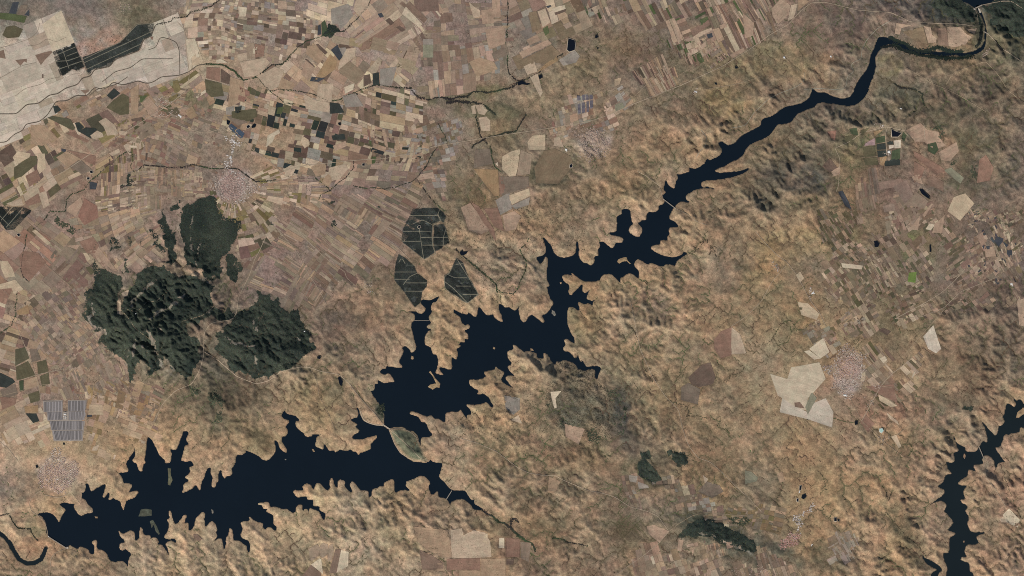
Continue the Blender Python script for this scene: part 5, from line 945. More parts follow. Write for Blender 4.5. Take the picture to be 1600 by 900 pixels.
def ribbon(name, pts, w, dz, mat, col=None, step=3.0, parent=None, z=None, **kw):
    """a band of constant width laid along a line on the ground"""
    V = []; F = []
    for q in (pts if isinstance(pts[0], list) else [pts]):
        q = np.array(q, float); seg = np.hypot(*np.diff(q, axis=0).T); L = np.concatenate([[0], np.cumsum(seg)])
        n = max(2, int(L[-1]/step)+1); t = np.linspace(0, L[-1], n)
        x = np.interp(t, L, q[:, 0]); y = np.interp(t, L, q[:, 1])
        if n > 4:
            for _ in range(2): x[1:-1] = (x[:-2]+2*x[1:-1]+x[2:])/4; y[1:-1] = (y[:-2]+2*y[1:-1]+y[2:])/4
        tx, ty = np.gradient(x), np.gradient(y); l = np.hypot(tx, ty)+1e-9; nx_, ny_ = -ty/l, tx/l
        b = len(V)
        for k in range(n):
            ww = w*0.5*(0.85+0.3*random.random())
            for s in (-1, 0, 1):
                px, py = x[k]+s*nx_[k]*ww, y[k]+s*ny_[k]*ww
                zz = float(Z(px, py)) if z is None else z
                V.append((X(px), Y(py), max(zz, 0.02 if z is None else -9)+dz))
        for k in range(n-1):
            for s in (0, 1):
                a = b+3*k+s; F.append((a, a+1, a+4, a+3))
    cols = None if col is None else np.tile(lin(col), (len(V), 1))
    return link(name, mesh(name, V, np.array(F), mat, cols), parent, **kw)
ribbon('river', RIVD[0], 2*RIVD[1]+4, -0.004, M_water2, z=0.0, label="dark river looping below the western dam to the left edge", cat='river', kind='structure')
# ------------------------------------------------------------------ farmland: parcels draped on the ground
def clip_half(q, ax, v, keep_less):
    out = []; n = len(q)
    for i in range(n):
        a, b = q[i], q[(i+1) % n]
        ia = (a[ax] <= v) if keep_less else (a[ax] >= v); ib = (b[ax] <= v) if keep_less else (b[ax] >= v)
        if ia: out.append(a)
        if ia != ib:
            t = (v-a[ax])/(b[ax]-a[ax]); o = [0.0, 0.0]; o[ax] = v; o[1-ax] = a[1-ax]+t*(b[1-ax]-a[1-ax]); out.append(tuple(o))
    return out
CELL = 6.0
def pieces(q):
    """convex pieces of polygon q cut along the 6-px grid"""
    q = [tuple(map(float, p)) for p in q]
    n = len(q); cr = [(q[(i+1) % n][0]-q[i][0])*(q[(i+2) % n][1]-q[(i+1) % n][1])-(q[(i+1) % n][1]-q[i][1])*(q[(i+2) % n][0]-q[(i+1) % n][0]) for i in range(n)]
    if all(c >= 0 for c in cr) or all(c <= 0 for c in cr): parts = [q]
    else: parts = [[q[i] for i in t] for t in tessellate_polygon([[Vector((p[0], p[1], 0)) for p in q]])]
    out = []
    for p in parts:
        x0 = min(a[0] for a in p); x1 = max(a[0] for a in p); i = math.floor(x0/CELL)
        while i*CELL < x1:
            s = p
            if i*CELL > x0: s = clip_half(s, 0, i*CELL, False)
            if (i+1)*CELL < x1 and s: s = clip_half(s, 0, (i+1)*CELL, True)
            if len(s) >= 3:
                y0 = min(a[1] for a in s); y1 = max(a[1] for a in s); j = math.floor(y0/CELL)
                while j*CELL < y1:
                    r = s
                    if j*CELL > y0: r = clip_half(r, 1, j*CELL, False)
                    if (j+1)*CELL < y1 and r: r = clip_half(r, 1, (j+1)*CELL, True)
                    if len(r) >= 3: out.append(r)
                    j += 1
            i += 1
    return out
def drape(items, dz):
    V = []; F = []; Cc = []; U = []
    for q, colr, th, rnd in items:
        c, s = math.cos(th), math.sin(th); lc = lin(np.clip(colr, 15, 240)); o = rnd*50
        for p in pieces(q):
            b = len(V); F.append(tuple(range(b, b+len(p))))
            for x, y in p:
                V.append((x, y)); Cc.append(lc); U.append(((x*c+y*s)*0.035+o, (-x*s+y*c)*0.42))
    if not V: return None
    V = np.array(V); z = Z(V[:, 0], V[:, 1])+dz
    return np.stack([X(V[:, 0]), Y(V[:, 1]), z], 1), F, np.array(Cc), np.array(U)
NAMES = {'w': 'pale cream parcel', 'W': 'bright cream parcel', 'e': 'slate dark parcel', 'k': 'dark green parcel', 'G': 'green parcel', 'L': 'bright green parcel', 'r': 'rust brown parcel', 'R': 'red brown parcel', 'M': 'mauve parcel', 'd': 'dark brown parcel', 'S': 'sage parcel'}
mids = np.array([p[0].mean(0) for p in PARC]); BM = grid_lookup(BASET, mids[:, 0], mids[:, 1])
MEANC = np.array([140., 119., 101.])
PARC = [(p[0], (MEANC+1.2*(p[1]-MEANC))*(1-p[4])+BM[k]*p[4] if p[4] != 0.25 else p[1]*0.6+0.4*pal('w'), p[2]) for k, p in enumerate(PARC)]
allp = [(area_of(hh[0])*1.6, hh[:3], hh[4], 0.30) for hh in HAND] + [(area_of(p[0]), p[:3], None, 0.16) for p in PARC]
allp = [a for a in allp if a[1][0][:, 0].max() > 0 and a[1][0][:, 0].min() < 1600 and a[1][0][:, 1].max() > 0 and a[1][0][:, 1].min() < 900 and a[0] > 1.5]
allp.sort(key=lambda a: -a[0])
single, small = allp[:300], allp[300:]
def stack_dz(k): return 0.0004*(k % 97)
for k, (a, (q, colr, th), let, dz) in enumerate(single):
    r = drape([(q, colr, th, random.random())], dz+stack_dz(k))
    if r is None: continue
    o = link('field', mesh('field', *r[:2], M_field, r[2], r[3]), ground, kind='structure')
    if let in NAMES: o['label'] = NAMES[let]
for dzv in (0.16, 0.30):
    its = [(q, colr, th, random.random()) for (a, (q, colr, th), let, dz) in small if dz == dzv]
    V_ = []; F_ = []; C_ = []; U_ = []; b = 0
    for k, itm in enumerate(its):
        r = drape([itm], dzv+stack_dz(k))
        V_.append(r[0]); F_ += [tuple(i+b for i in f) for f in r[1]]; C_.append(r[2]); U_.append(r[3]); b += len(r[0])
    if dzv == 0.16: keepA = (V_, F_, C_, U_, b)
    else:
        V0, F0, C0, U0, b0 = keepA
        F0 = F0+[tuple(i+b0 for i in f) for f in F_]
        link('small_field', mesh('small_field', np.concatenate(V0+V_), F0, M_field, np.concatenate(C0+C_), np.concatenate(U0+U_)), ground, kind='stuff')
# ------------------------------------------------------------------ islands
for lb, s, cl in ISLES:
    q = P(s); a = np.array(q); g = 0.5 if area_of(a) < 60 else 0.8
    x_ = np.arange(a[:, 0].min()-3, a[:, 0].max()+3, g); y_ = np.arange(a[:, 1].min()-3, a[:, 1].max()+3, g); QX, QY = np.meshgrid(x_, y_)
    s_ = pdist(q, QX, QY, True, 8); s_ = np.where(fillmask(q, QX, QY), s_, -s_)+0.35*fbm(QX, QY, 3, 2, 3)
    keep = s_ > -1.6; ids = np.arange(QX.size).reshape(QX.shape)
    k = keep[:-1, :-1] & keep[1:, :-1] & keep[:-1, 1:] & keep[1:, 1:]
    f = np.stack([ids[:-1, :-1], ids[1:, :-1], ids[1:, 1:], ids[:-1, 1:]], -1)[k]
    used = np.unique(f); mp = np.zeros(QX.size, int); mp[used] = np.arange(len(used))
    z = np.where(s_ > 0, 0.12*s_+0.1*fbm(QX, QY, 4, 2, 4)*np.clip(s_, 0, 1), 0.4*s_)
    c = np.array({'k': (80., 82., 70.), 'h': (96., 94., 74.), 's': (128., 122., 110.), 't': (146., 122., 94.), 'c': (154., 130., 98.), 'r': (140., 114., 90.)}[cl])[None]*(1+0.25*fbm(QX, QY, 5, 3, 1)).ravel()[:, None]
    v = np.stack([X(QX.ravel()), Y(QY.ravel()), z.ravel()], -1)
    link('island', mesh('island', v[used], mp[f], M_island, lin(c)[used], smooth=True), label=lb, cat='island', kind='structure')

# ------------------------------------------------------------------ ponds
for lb, s, bank in PONDS:
    q = np.array(P(s)); cx, cy = q.mean(0)
    z = float(Z(q[:, 0], q[:, 1]).max())+0.28
    n = len(q)
    fine = []
    for i in range(n):
        p0, p1 = q[i], q[(i+1) % n]
        for t in (0, .34, .67): fine.append(p0*(1-t)+p1*t + (np.array([random.uniform(-.25, .25)]*2) if bank == 0 else 0))
    fine = np.array(fine); V = [(X(x), Y(y), z) for x, y in fine]
    o = link('pond', mesh('pond', V, [list(range(len(V)))[::-1]], plain('teal_pool_water', (168, 196, 184), 0.2) if bank == 2 else M_pond), label=lb, cat='pond', kind='structure')
    r = fine+(fine-fine.mean(0))/np.maximum(0.5, np.hypot(*(fine-fine.mean(0)).T))[:, None]*(1.0 if bank else 0.6)
    m_ = len(fine); zo = Z(r[:, 0], r[:, 1])-0.1
    V = [(X(x), Y(y), z+0.03) for x, y in fine]+[(X(x*.6+u*.4), Y(y*.6+w*.4), z+0.12) for (x, y), (u, w) in zip(r, fine)]+[(X(x), Y(y), zz) for (x, y), zz in zip(r, zo)]
    F = [(a+b*m_, (a+1) % m_+b*m_, (a+1) % m_+(b+1)*m_, a+(b+1)*m_) for a in range(m_) for b in (0, 1)]
    col = lin((172, 158, 138) if bank == 1 else (104, 96, 76) if bank == 0 else (190, 182, 168))
    link('bank', mesh('bank', V, np.array(F)[:, ::-1], M_road, np.tile(col, (len(V), 1))), o)

# ------------------------------------------------------------------ trees: crowns as small faceted clumps
def crowns(name, x, y, r, hgt, colr, label, cat, parent=None, jit=0.16, seed=0, lift=0.0, **kw):
    n = len(x); R = np.random.default_rng(seed+n)
    a0 = R.random(n)*6.28
    V = np.zeros((n, 6, 3)); z0 = np.maximum(Z(x, y), 0.03)+lift
    for k in range(5):
        rr = r*(0.75+0.5*R.random(n)); a = a0+k*1.2566
        px_, py_ = x+rr*np.cos(a), y-rr*np.sin(a)
        V[:, k, 0] = X(px_); V[:, k, 1] = Y(py_); V[:, k, 2] = np.maximum(Z(px_, py_), 0.03)+lift+hgt*(0.05+0.3*R.random(n))
    V[:, 5, 0] = X(x)+r*0.4*(R.random(n)-.5); V[:, 5, 1] = Y(y)+r*0.4*(R.random(n)-.5); V[:, 5, 2] = z0+hgt*(0.8+0.4*R.random(n))
    b = np.arange(n)[:, None, None]*6
    F = (np.array([[k, (k+1) % 5, 5] for k in range(5)])[None]+b).reshape(-1, 3)
    cc = np.asarray(colr, float)
    if cc.ndim == 1: cc = np.tile(cc, (n, 1))
    cc = cc*(1+jit*(R.random((n, 1))*2-1))+(R.random((n, 3))-.5)*6
    Cc = np.repeat(lin(np.clip(cc, 5, 240)), 6, axis=0)
    return link(name, mesh(name, V.reshape(-1, 3), F, M_leaf, Cc), parent, label=label, cat=cat, kind='stuff', **kw)
RW = np.random.default_rng(21)
def scatter(polys, dens, edge=0.0):
    xo = []; yo = []
    for q in polys:
        a = np.array(q); A = (a[:, 0].max()-a[:, 0].min()+8)*(a[:, 1].max()-a[:, 1].min()+8); n = int(A*dens)
        x = RW.uniform(a[:, 0].min()-4, a[:, 0].max()+4, n); y = RW.uniform(a[:, 1].min()-4, a[:, 1].max()+4, n)
        if edge: k = inpoly(q, x+2.2*edge*fbm(x, y, 13, 4, 5), y+2.2*edge*fbm(x+70, y, 13, 4, 6))
        else: k = inpoly(q, x, y)
        xo.append(x[k]); yo.append(y[k])
    return np.concatenate(xo), np.concatenate(yo)
for i, (lb, ps) in enumerate(FOREST):
    sparse = thin_wood(lb)
    x, y = scatter([P(s) for s in ps], (0.42 if 'lone brown hill' in lb else 0.62) if sparse else 0.95, 1.2 if 'ridge' in lb else 4.5 if sparse else 4.4)
    cw = bil(CRW, x, y, gx[0], gy[0], g2); gap = fbm(x, y, 11, 3, 2)
    k = (cw < 0.3+0.3*RW.random(len(x))) & (gap < (0.02 if sparse else 0.8 if 'ridge' in lb else 0.42)+0.2*RW.random(len(x)))
    x, y = x[k], y[k]
    big = fbm(x, y, 34, 3, 4)[:, None]
    c = np.array([52., 58., 50.])*(1+0.34*big)+np.array([4., 0., -3.])*big
    if sparse: c = c+np.array([14., 12., 5.])
    crowns('woodland', x, y, 0.72+0.5*RW.random(len(x)), 0.55, c, lb, 'wood', seed=i)
for i, (lb, ps, an, tr) in enumerate(GROVES):
    c_, s_ = math.cos(an), math.sin(an); xo = []; yo = []
    for s in ps:
        q = P(s); a = np.array(q); u = a[:, 0]*c_+a[:, 1]*s_; v = -a[:, 0]*s_+a[:, 1]*c_
        uu, vv = np.meshgrid(np.arange(u.min(), u.max(), 0.75), np.arange(v.min(), v.max(), 1.15))
        x = (uu*c_-vv*s_).ravel()+RW.normal(0, .08, uu.size); y = (uu*s_+vv*c_).ravel()+RW.normal(0, .08, uu.size)
        k = inpoly(q, x, y); xo.append(x[k]); yo.append(y[k])
    x = np.concatenate(xo); y = np.concatenate(yo)
    dd = np.full(len(x), 9.0)
    for t in tr:
        q = np.array(P(t))
        for (ax, ay), (bx, by) in zip(q[:-1], q[1:]):
            L2 = (bx-ax)**2+(by-ay)**2; tt = np.clip(((x-ax)*(bx-ax)+(y-ay)*(by-ay))/L2, 0, 1); dd = np.minimum(dd, np.hypot(x-ax-tt*(bx-ax), y-ay-tt*(by-ay)))
    k = (dd > 0.75) & (fbm(x, y, 9, 3, 6) < 0.5); x, y = x[k], y[k]
    c = np.array([52., 55., 51.])*(1+0.28*fbm(x, y, 16, 3, 2))[:, None]
    if 'black' in lb: c = c*0.86
    if 'grey' in lb: c = c*1.12
    o = crowns('grove', x, y, np.full(len(x), 0.55), 0.22, c, lb, 'grove', seed=50+i, lift=0.25)
    for t in tr: ribbon('track', P(t), 0.75, 0.36, M_road, (128, 122, 104), 3.0, o)
for i, (w_, dn, lb, s) in enumerate(CREEKS):
    polys_ = [P(q) for q in s.split('|')]
    if dn == 0:
        ribbon('ditch', polys_, w_, 0.36, M_road, (92, 82, 70), 3.0, label=lb, cat='ditch', kind='structure'); continue
    if 'drain lines' in lb:
        ribbon('ditch', polys_, 0.55, 0.36, M_road, (128, 114, 98), 3.0, label=lb, cat='ditch', kind='structure'); continue
    xo = []; yo = []
    for q in polys_:
        q = np.array(q); seg = np.hypot(*np.diff(q, axis=0).T); L = np.concatenate([[0], np.cumsum(seg)])
        w_ = w_*1.0; n = int(L[-1]*max(w_, 1.5)*1.5*dn)+2; t = RW.uniform(0, L[-1], n)
        x = np.interp(t, L, q[:, 0]); y = np.interp(t, L, q[:, 1])
        wob = w_*(0.7+0.6*fbm(x, y, 14, 2, 3))
        xo.append(x+RW.normal(0, .30, n)*wob+1.6*fbm(x, y, 12, 2, 1)); yo.append(y+RW.normal(0, .30, n)*wob+1.6*fbm(x+40, y, 12, 2, 2))
    x = np.concatenate(xo); y = np.concatenate(yo); g_ = fbm(x, y, 30, 2, 6)[:, None]; faint = x.mean() > 950 and w_ < 2.5
    if faint: kf = RW.random(len(x)) < 0.62; x, y, g_ = x[kf], y[kf], g_[kf]
    c = np.array([52., 56., 45.] if 'tree belt' not in lb else [36., 42., 38.])+np.clip(g_, -.5, .5)*(0.3 if 'tree belt' in lb else 1)*np.array([10., 26., 6.])
    if faint: c = c+np.array([18., 14., 6.])
    crowns('tree_line', x, y, (0.46 if faint else 0.62)+(0.28 if faint else 0.4)*RW.random(len(x)), 0.5, c, lb, 'tree line', seed=90+i)
# dark shrubs and small trees along the valley lines of the hills
ii = np.nonzero((AREA_N.ravel() > 11) & (REC >= 0))[0]
x0 = EX.ravel()[ii]; y0 = EY.ravel()[ii]; x1 = EX.ravel()[REC[ii]]; y1 = EY.ravel()[REC[ii]]
hl_ = np.clip(grid_lookup(UP, x0, y0)/4, 0, 1); pr = np.clip(0.75+1.2*fbm(x0, y0, 60, 3, 3), 0.1, 1)*hl_*np.clip(np.log(AREA_N.ravel()[ii]/8)/1.8, .3, 1)
kk = (RW.random(len(ii)) < pr) & (x0 > -20) & (x0 < 1620) & (y0 > -20) & (y0 < 920) & ~wm.ravel()[ii]
x0, y0, x1, y1 = x0[kk], y0[kk], x1[kk], y1[kk]; n6 = 6
t = (np.arange(n6)[None]+RW.random((len(x0), n6)))/n6
x = (x0[:, None]*(1-t)+x1[:, None]*t).ravel(); y = (y0[:, None]*(1-t)+y1[:, None]*t).ravel()
x = x+1.6*fbm(x, y, 7, 2, 1)+RW.normal(0, .22, len(x)); y = y+1.6*fbm(x+40, y, 7, 2, 2)+RW.normal(0, .22, len(y))
kk = (bil(FMASK, x, y, gx[0], gy[0], g2) < .3) & (bil(sd, x, y, gx[0], gy[0], g2) > 1.0); x, y = x[kk], y[kk]
gg = np.clip(fbm(x, y, 50, 2, 4), -.4, .5)[:, None]
crowns('valley_shrub', x, y, 0.38+0.25*RW.random(len(x)), 0.3, np.array([88., 80., 60.])+gg*np.array([-8., 26., 4.]), "thin lines of dark shrubs along the small valleys of the hills", 'shrubs', seed=300)
# lone oaks dotted over pale pastures
DOTS = ["785,244 800,236 813,233 809,262 806,275 796,276 784,264", "720,324 735,317 766,360 752,366 732,360 728,346", "1588,470 1604,464 1606,512 1592,508", "646,822 700,828 706,870 690,870 670,860 652,846",
 "706,830 762,836 766,870 706,872", "1479,43 1500,43 1510,54 1518,58 1508,70 1490,74 1482,72", "1205,14 1220,-2 1234,8 1233,22 1216,38 1207,26", "1234,8 1246,6 1240,28 1230,34", "824,222 832,212 852,210 852,234 826,234", "788,618 812,622 812,640 802,648 790,638",
 "700,874 750,874 750,888 700,888", "750,874 788,874 788,898 752,898", "882,662 914,670 904,694 884,682", "1562,811 1576,794 1592,812 1590,822", "760,540 800,560 830,600 900,650 930,700 850,720 760,700 700,670 740,640 800,640", "880,620 940,620 950,660 900,650", "120,74 190,42 232,30 236,38 188,66 128,90", "640,330 800,300 900,320 920,380 820,400 740,390", "740,400 800,420 820,470 760,470", "440,250 500,230 540,280 480,300"]
x, y = scatter([P(s) for s in DOTS[:14]], 0.16); x2, y2 = scatter([P(s) for s in DOTS[14:]], 0.05)
x3, y3 = scatter([P('850,604 870,600 900,590 940,600 960,616 958,650 962,680 938,696 900,688 870,666 856,640'), P('862,548 900,552 932,584 920,600 890,590 870,580')], 0.22, 4.0)
x = np.concatenate([x, x2, x3]); y = np.concatenate([y, y2, y3])
kw = ~water_mask(x, y) if x.ndim == 2 else ~np.any([inpoly(q, x, y) for q in LAKES], 0)
x, y = x[kw], y[kw]
crowns('scattered_oak', x, y, 0.42+0.3*RW.random(len(x)), 0.5, (84, 76, 60), "small dark oaks dotted over the pale pastures and hill slopes", 'oaks', seed=400)

# ------------------------------------------------------------------ roads
for w_, lb, s in ROADS:
    big = w_ >= 1.25
    cgrey = 'grey' in lb
    ribbon('road', P(s), w_*(0.66 if big else 0.76), 0.42 if big else 0.38, M_road, (140, 134, 118) if cgrey else (164, 146, 124) if w_ > .85 else (156, 137, 113), 3.0, label=lb, cat='road', kind='structure')

# ------------------------------------------------------------------ boxes for built things; boxes are (x, y, z, length, width, height, turn) with z the underside
def boxes(name, items, mat, parent=None, gable=0.0, cols=None, **kw):
    V = []; F = []; Cc = []
    for n, (x, y, z, l, w, hh, t) in enumerate(items):
        c, s = math.cos(t), math.sin(t); b = len(V)
        def pt(u, v, k): return (X(x)+u*c+v*s, Y(y)-u*s+v*c, z+k)      # t turns clockwise on the photograph
        for k in (0, hh):
            for u, v in ((-l/2, -w/2), (l/2, -w/2), (l/2, w/2), (-l/2, w/2)): V.append(pt(u, v, k))
        F += [(b, b+1, b+5, b+4), (b+1, b+2, b+6, b+5), (b+2, b+3, b+7, b+6), (b+3, b, b+4, b+7)]
        if gable:
            V += [pt(-l/2, 0, hh+gable), pt(l/2, 0, hh+gable)]
            F += [(b+4, b+5, b+9, b+8), (b+6, b+7, b+8, b+9), (b+7, b+4, b+8), (b+5, b+6, b+9)]
        else: F.append((b+4, b+5, b+6, b+7))
        if cols is not None: Cc += [cols[n]]*(10 if gable else 8)
    return link(name, mesh(name, V, F, mat, np.array(Cc) if cols is not None else None), parent, **kw)
def drum(name, x, y, z, r, hh, mat, parent, n=10):
    V = [(X(x)+r*math.cos(a*6.2832/n), Y(y)+r*math.sin(a*6.2832/n), z+k) for k in (0, hh) for a in range(n)]+[(X(x), Y(y), z+hh*1.15)]
    F = [(a, (a+1) % n, n+(a+1) % n, n+a) for a in range(n)]+[(n+a, n+(a+1) % n, 2*n) for a in range(n)]
    return link(name, mesh(name, V, F, mat), parent)
def line_box(p, q, z, w, hh):
    (ax, ay), (bx, by) = p, q
    return ((ax+bx)/2, (ay+by)/2, z, math.hypot(bx-ax, by-ay), w, hh, math.atan2(by-ay, bx-ax))
def root(name, x, y, label, cat, group=None):
    o = bpy.data.objects.new(name, None); COL.objects.link(o); o['label'] = label; o['category'] = cat
    if group: o['group'] = group
    return o
def off(p, q, d):
    (ax, ay), (bx, by) = p, q; L = math.hypot(bx-ax, by-ay); ux, uy = -(by-ay)/L*d, (bx-ax)/L*d
    return (ax+ux, ay+uy), (bx+ux, by+uy)
def bridge(p, q, w, label, z=1.1, npier=6, col=M_asph):
    r = root('bridge', *p, label, 'bridge')
    boxes('deck', [line_box(p, q, z, w, 0.22)], col, r)
    for s in (-1, 1): boxes('parapet', [line_box(*off(p, q, s*(w/2-.06)), z+.224, 0.1, 0.14)], M_conc, r)
    me = None
    for k in range(npier):
        t = (k+.5)/npier; x, y = p[0]+(q[0]-p[0])*t, p[1]+(q[1]-p[1])*t
        if me is None: o = boxes('pier', [(800, 450, -2.2, 0.35, w*.7, 2.2+z-.004, math.atan2(q[1]-p[1], q[0]-p[0]))], M_conc, r); me = o
        else: o = me.copy(); COL.objects.link(o); o.parent = r
        o.location = (X(x), Y(y), 0)
    return r
bridge((1036, 311), (1057, 327), 1.2, "long thin road bridge over the narrow upper lake")
bridge((706, 766.5), (697.5, 780), 1.0, "short road bridge over the southeastern lake arm")
bridge((1529, 697), (1538, 718), 1.1, "road bridge over the greenish eastern reservoir")
bridge((646.5, 500.8), (671, 501), 0.6, "very thin crossing over the narrow northern inlet", 0.5, 8)
bridge((598.2, 663.3), (609.2, 670.6), 1.5, "pale causeway bridge between the two lakes", 0.7, 5, M_conc)
bridge((1521.5, 41), (1544.5, 53.5), 1.3, "highway bridge over the bend of the upper river")

# ------------------------------------------------------------------ dams
dm = root('dam', 90, 848, "long concrete dam closing the west end of the lower lake", 'dam')
p, q = (75.5, 838.5), (104.5, 857)
boxes('wall', [line_box(p, q, -3.5, 1.3, 4.6)], M_conc, dm)
boxes('crest_road', [line_box(p, q, 1.104, 0.8, 0.06)], M_asph, dm)
for s in (-1, 1): boxes('parapet', [line_box(*off(p, q, s*.55), 1.104, 0.12, 0.18)], M_conc, dm)
dx, dy = (q[0]-p[0]), (q[1]-p[1])
for k in range(9):
    t = 0.1+0.1*k
    boxes('buttress', [(p[0]+dx*t-0.95, p[1]+dy*t+1.45, -3.5, 0.5, 2.2, 3.7, math.atan2(dy, dx))], M_conc, dm)
boxes('spillway', [line_box((78, 843), (71, 852), -1.2, 2.6, 1.5)], M_conc, dm)
boxes('powerhouse', [(80.5, 846.5, -1.0, 3.0, 1.5, 1.6, math.atan2(dy, dx))], M_white, dm, 0.3)
boxes('gatehouse', [(76, 838.2, 1.11, 1.4, 1.2, 0.8, math.atan2(dy, dx))], M_white, dm, 0.25)
boxes('abutment', [(105.5, 856, -1.0, 3.2, 2.4, 2.3, math.atan2(dy, dx))], M_conc, dm)
dm2 = root('dam', 1528, 12, "short concrete dam with pale crest road below the black top right lake", 'dam')
p, q = (1521, 14.2), (1535, 7.6)
boxes('wall', [line_box(p, q, -3, 1.5, 4.3)], M_conc, dm2)
boxes('crest_road', [line_box(p, q, 1.304, 0.9, 0.06)], M_asph, dm2)
boxes('spillway', [line_box((1529, 12.5), (1532, 20), -1.5, 2.6, 1.9)], M_conc, dm2)
for s in (-1, 1): boxes('parapet', [line_box(*off(p, q, s*.62), 1.304, 0.12, 0.18)], M_conc, dm2)
boxes('gatehouse', [(1523, 14.4, 1.31, 1.5, 1.2, 0.7, -.45)], M_white, dm2, 0.25)

# ------------------------------------------------------------------ solar fields
def obj_random_mat(name, c, lo, hi, rough):
    m = plain(name, c, rough, 0.9, 1.1, 0.8, 0.4); n = m.node_tree; b = n.nodes['Principled BSDF']
    src = b.inputs['Base Color'].links[0].from_socket
    oi = new(n, 'ShaderNodeObjectInfo'); r = new(n, 'ShaderNodeMapRange'); r.inputs['To Min'].default_value = lo; r.inputs['To Max'].default_value = hi
    n.links.new(oi.outputs['Random'], r.inputs['Value']); n.links.new(colmul(n, src, r.outputs['Result']), b.inputs['Base Color']); return m
M_tr = obj_random_mat('trough_glass', (132, 125, 122), 0.7, 1.35, 0.8)
sp = root('solar_trough_plant', 100, 660, "large solar plant of ribbed grey trough rows above the lakeside town", 'solar plant')
zb = float(max(Z(np.array([70, 100, 134, 90, 120.]), np.array([628, 650, 628, 686, 686.]))))+0.35
pad = P("67,626 98,625 99,643 106,643 106,625 135.5,625 133.5,657 131,672 129.5,689 84,689.5 81,673 78,658 74,657 73,644 68,644")
link('gravel_pad', mesh('gravel_pad', [(X(x), Y(y), zb) for x, y in pad]+[(X(x), Y(y), zb-1.5) for x, y in pad], [list(range(len(pad)))[::-1]]+[(i, (i+1) % len(pad), (i+1) % len(pad)+len(pad), i+len(pad)) for i in range(len(pad))], M_gravel), sp)
BL = [((69, 628), (97.4, 627), (97.4, 643), (69.4, 643.5)), ((106, 626.8), (134, 626.4), (133.6, 642), (107, 643)), ((74, 644.2), (97.4, 643.8), (98, 656), (75.5, 656.4)), ((107.4, 643.6), (133.6, 642.6), (132, 656.2), (107.4, 656.2)),
      ((77.6, 658.4), (131, 658), (130, 671.4), (80, 672)), ((82.4, 673.6), (129, 672.8), (128, 687), (85.6, 687.6))]
for (a, b, c_, d_) in BL:
    n = max(1, int((b[0]-a[0])/2.3))
    for k in range(n):
        t0, t1 = (k+.08)/n, (k+.86)/n
        pts = []
        for t in np.linspace(t0, t1, 5):
            zz = 0.22+0.35*abs((t-t0)/(t1-t0)-.5)*2*(1 if k % 2 else .5)
            pts.append(((a[0]+(b[0]-a[0])*t, a[1]+(b[1]-a[1])*t, zz), (d_[0]+(c_[0]-d_[0])*t, d_[1]+(c_[1]-d_[1])*t, zz)))
        V = [(X(p_[0]), Y(p_[1]), zb+p_[2]) for pr in pts for p_ in pr]; F = [(2*i, 2*i+2, 2*i+3, 2*i+1)[::-1] for i in range(4)]
        link('trough_row', mesh('trough_row', V, F, M_tr), sp)
boxes('turbine_hall', [(101.5, 647, zb, 3.4, 2, 1.2, 0)], M_white, sp, 0.3)
for x, y, r_ in ((100.2, 651, .9), (103, 651.4, .9), (100.4, 654, .7), (103.2, 654.2, .8)): drum('tank', x, y, zb, r_, 0.8, M_white, sp)
boxes('cooling_tower', [(102, 643.9, zb, 2.6, 0.9, 0.7, 0)], M_conc, sp)
boxes('shed', [(109, 688.6, zb-.3, 2.6, 1.0, .5, 0)], M_white, sp, .2)

def panel_rows(rt, q, step, depth, tilt, mat, ang=0.0, name='panel_row', dz=0.3):
    q_ = np.array(q); c, s = math.cos(ang), math.sin(ang)
    u = q_[:, 0]*c+q_[:, 1]*s; v = -q_[:, 0]*s+q_[:, 1]*c
    vv = v.min()+step*.5; k = 0
    while vv < v.max():
        # chord of the outline at this row
        xs_ = []
        for i in range(len(u)):
            j = (i+1) % len(u)
            if (v[i] > vv) != (v[j] > vv): xs_.append(u[i]+(u[j]-u[i])*(vv-v[i])/(v[j]-v[i]))
        if len(xs_) >= 2:
            a, b = min(xs_)+.1, max(xs_)-.1
            if b-a > 0.6:
                P4 = [(a, vv-depth/2, tilt), (b, vv-depth/2, tilt), (b, vv+depth/2, 0.04), (a, vv+depth/2, 0.04)]
                W4 = [(X(uu*c-w*s), Y(uu*s+w*c), float(Z(uu*c-w*s, uu*s+w*c))+dz+hh) for uu, w, hh in P4]
                link(name, mesh(name, W4, [(3, 2, 1, 0)], mat), rt)
        vv += step; k += 1
pv = root('solar_farm', 913, 163, "small farm of mauve grey solar panel blocks north of the star shaped town", 'solar farm')
M_pv = obj_random_mat('panel_glass', (98, 92, 98), 0.85, 1.15, 0.3)
for s in ("901,150 906,149.5 908,156.5 901.6,157.5", "909,149 914,148.6 914.4,157 909.6,157", "915.4,148.7 919.4,148.6 919.8,157 915.8,157", "920.6,148.4 926,148 926.2,156 921,156.6", "902.4,163.4 907,162 907.4,177 903,178.4", "908.4,161 913.6,160.4 914.4,176 909.4,177.4", "916,159 920,158.6 920.4,175 916.6,176", "921.2,157.8 926.8,157 926.8,168 921.6,171"):
    panel_rows(pv, P(s), 1.3, 1.0, 0.2, M_pv)
boxes('inverter_hut', [(900, 160, float(Z(900, 160)), 1.1, .8, .4, 0)], M_white, pv, .1)
pv2 = root('solar_farm', 370, 207, "block of blue solar panels beside the workshops north of the mountain town", 'solar farm')
M_pvb = obj_random_mat('blue_panel_glass', (66, 78, 92), 0.8, 1.2, 0.3)
for s in ("357.5,196 361.5,193.2 371,200.6 367,204", "372,201.4 382.4,208.6 378.4,216.6 368,204.8", "357,197 366.4,204.8 377.6,217.4 375.6,216.8 357,199"):
    panel_rows(pv2, P(s), 1.25, 1.0, 0.16, M_pvb, 0.66)
boxes('inverter_hut', [(381, 206, float(Z(381, 206)), 1.1, .8, .4, .66)], M_white, pv2, .1)

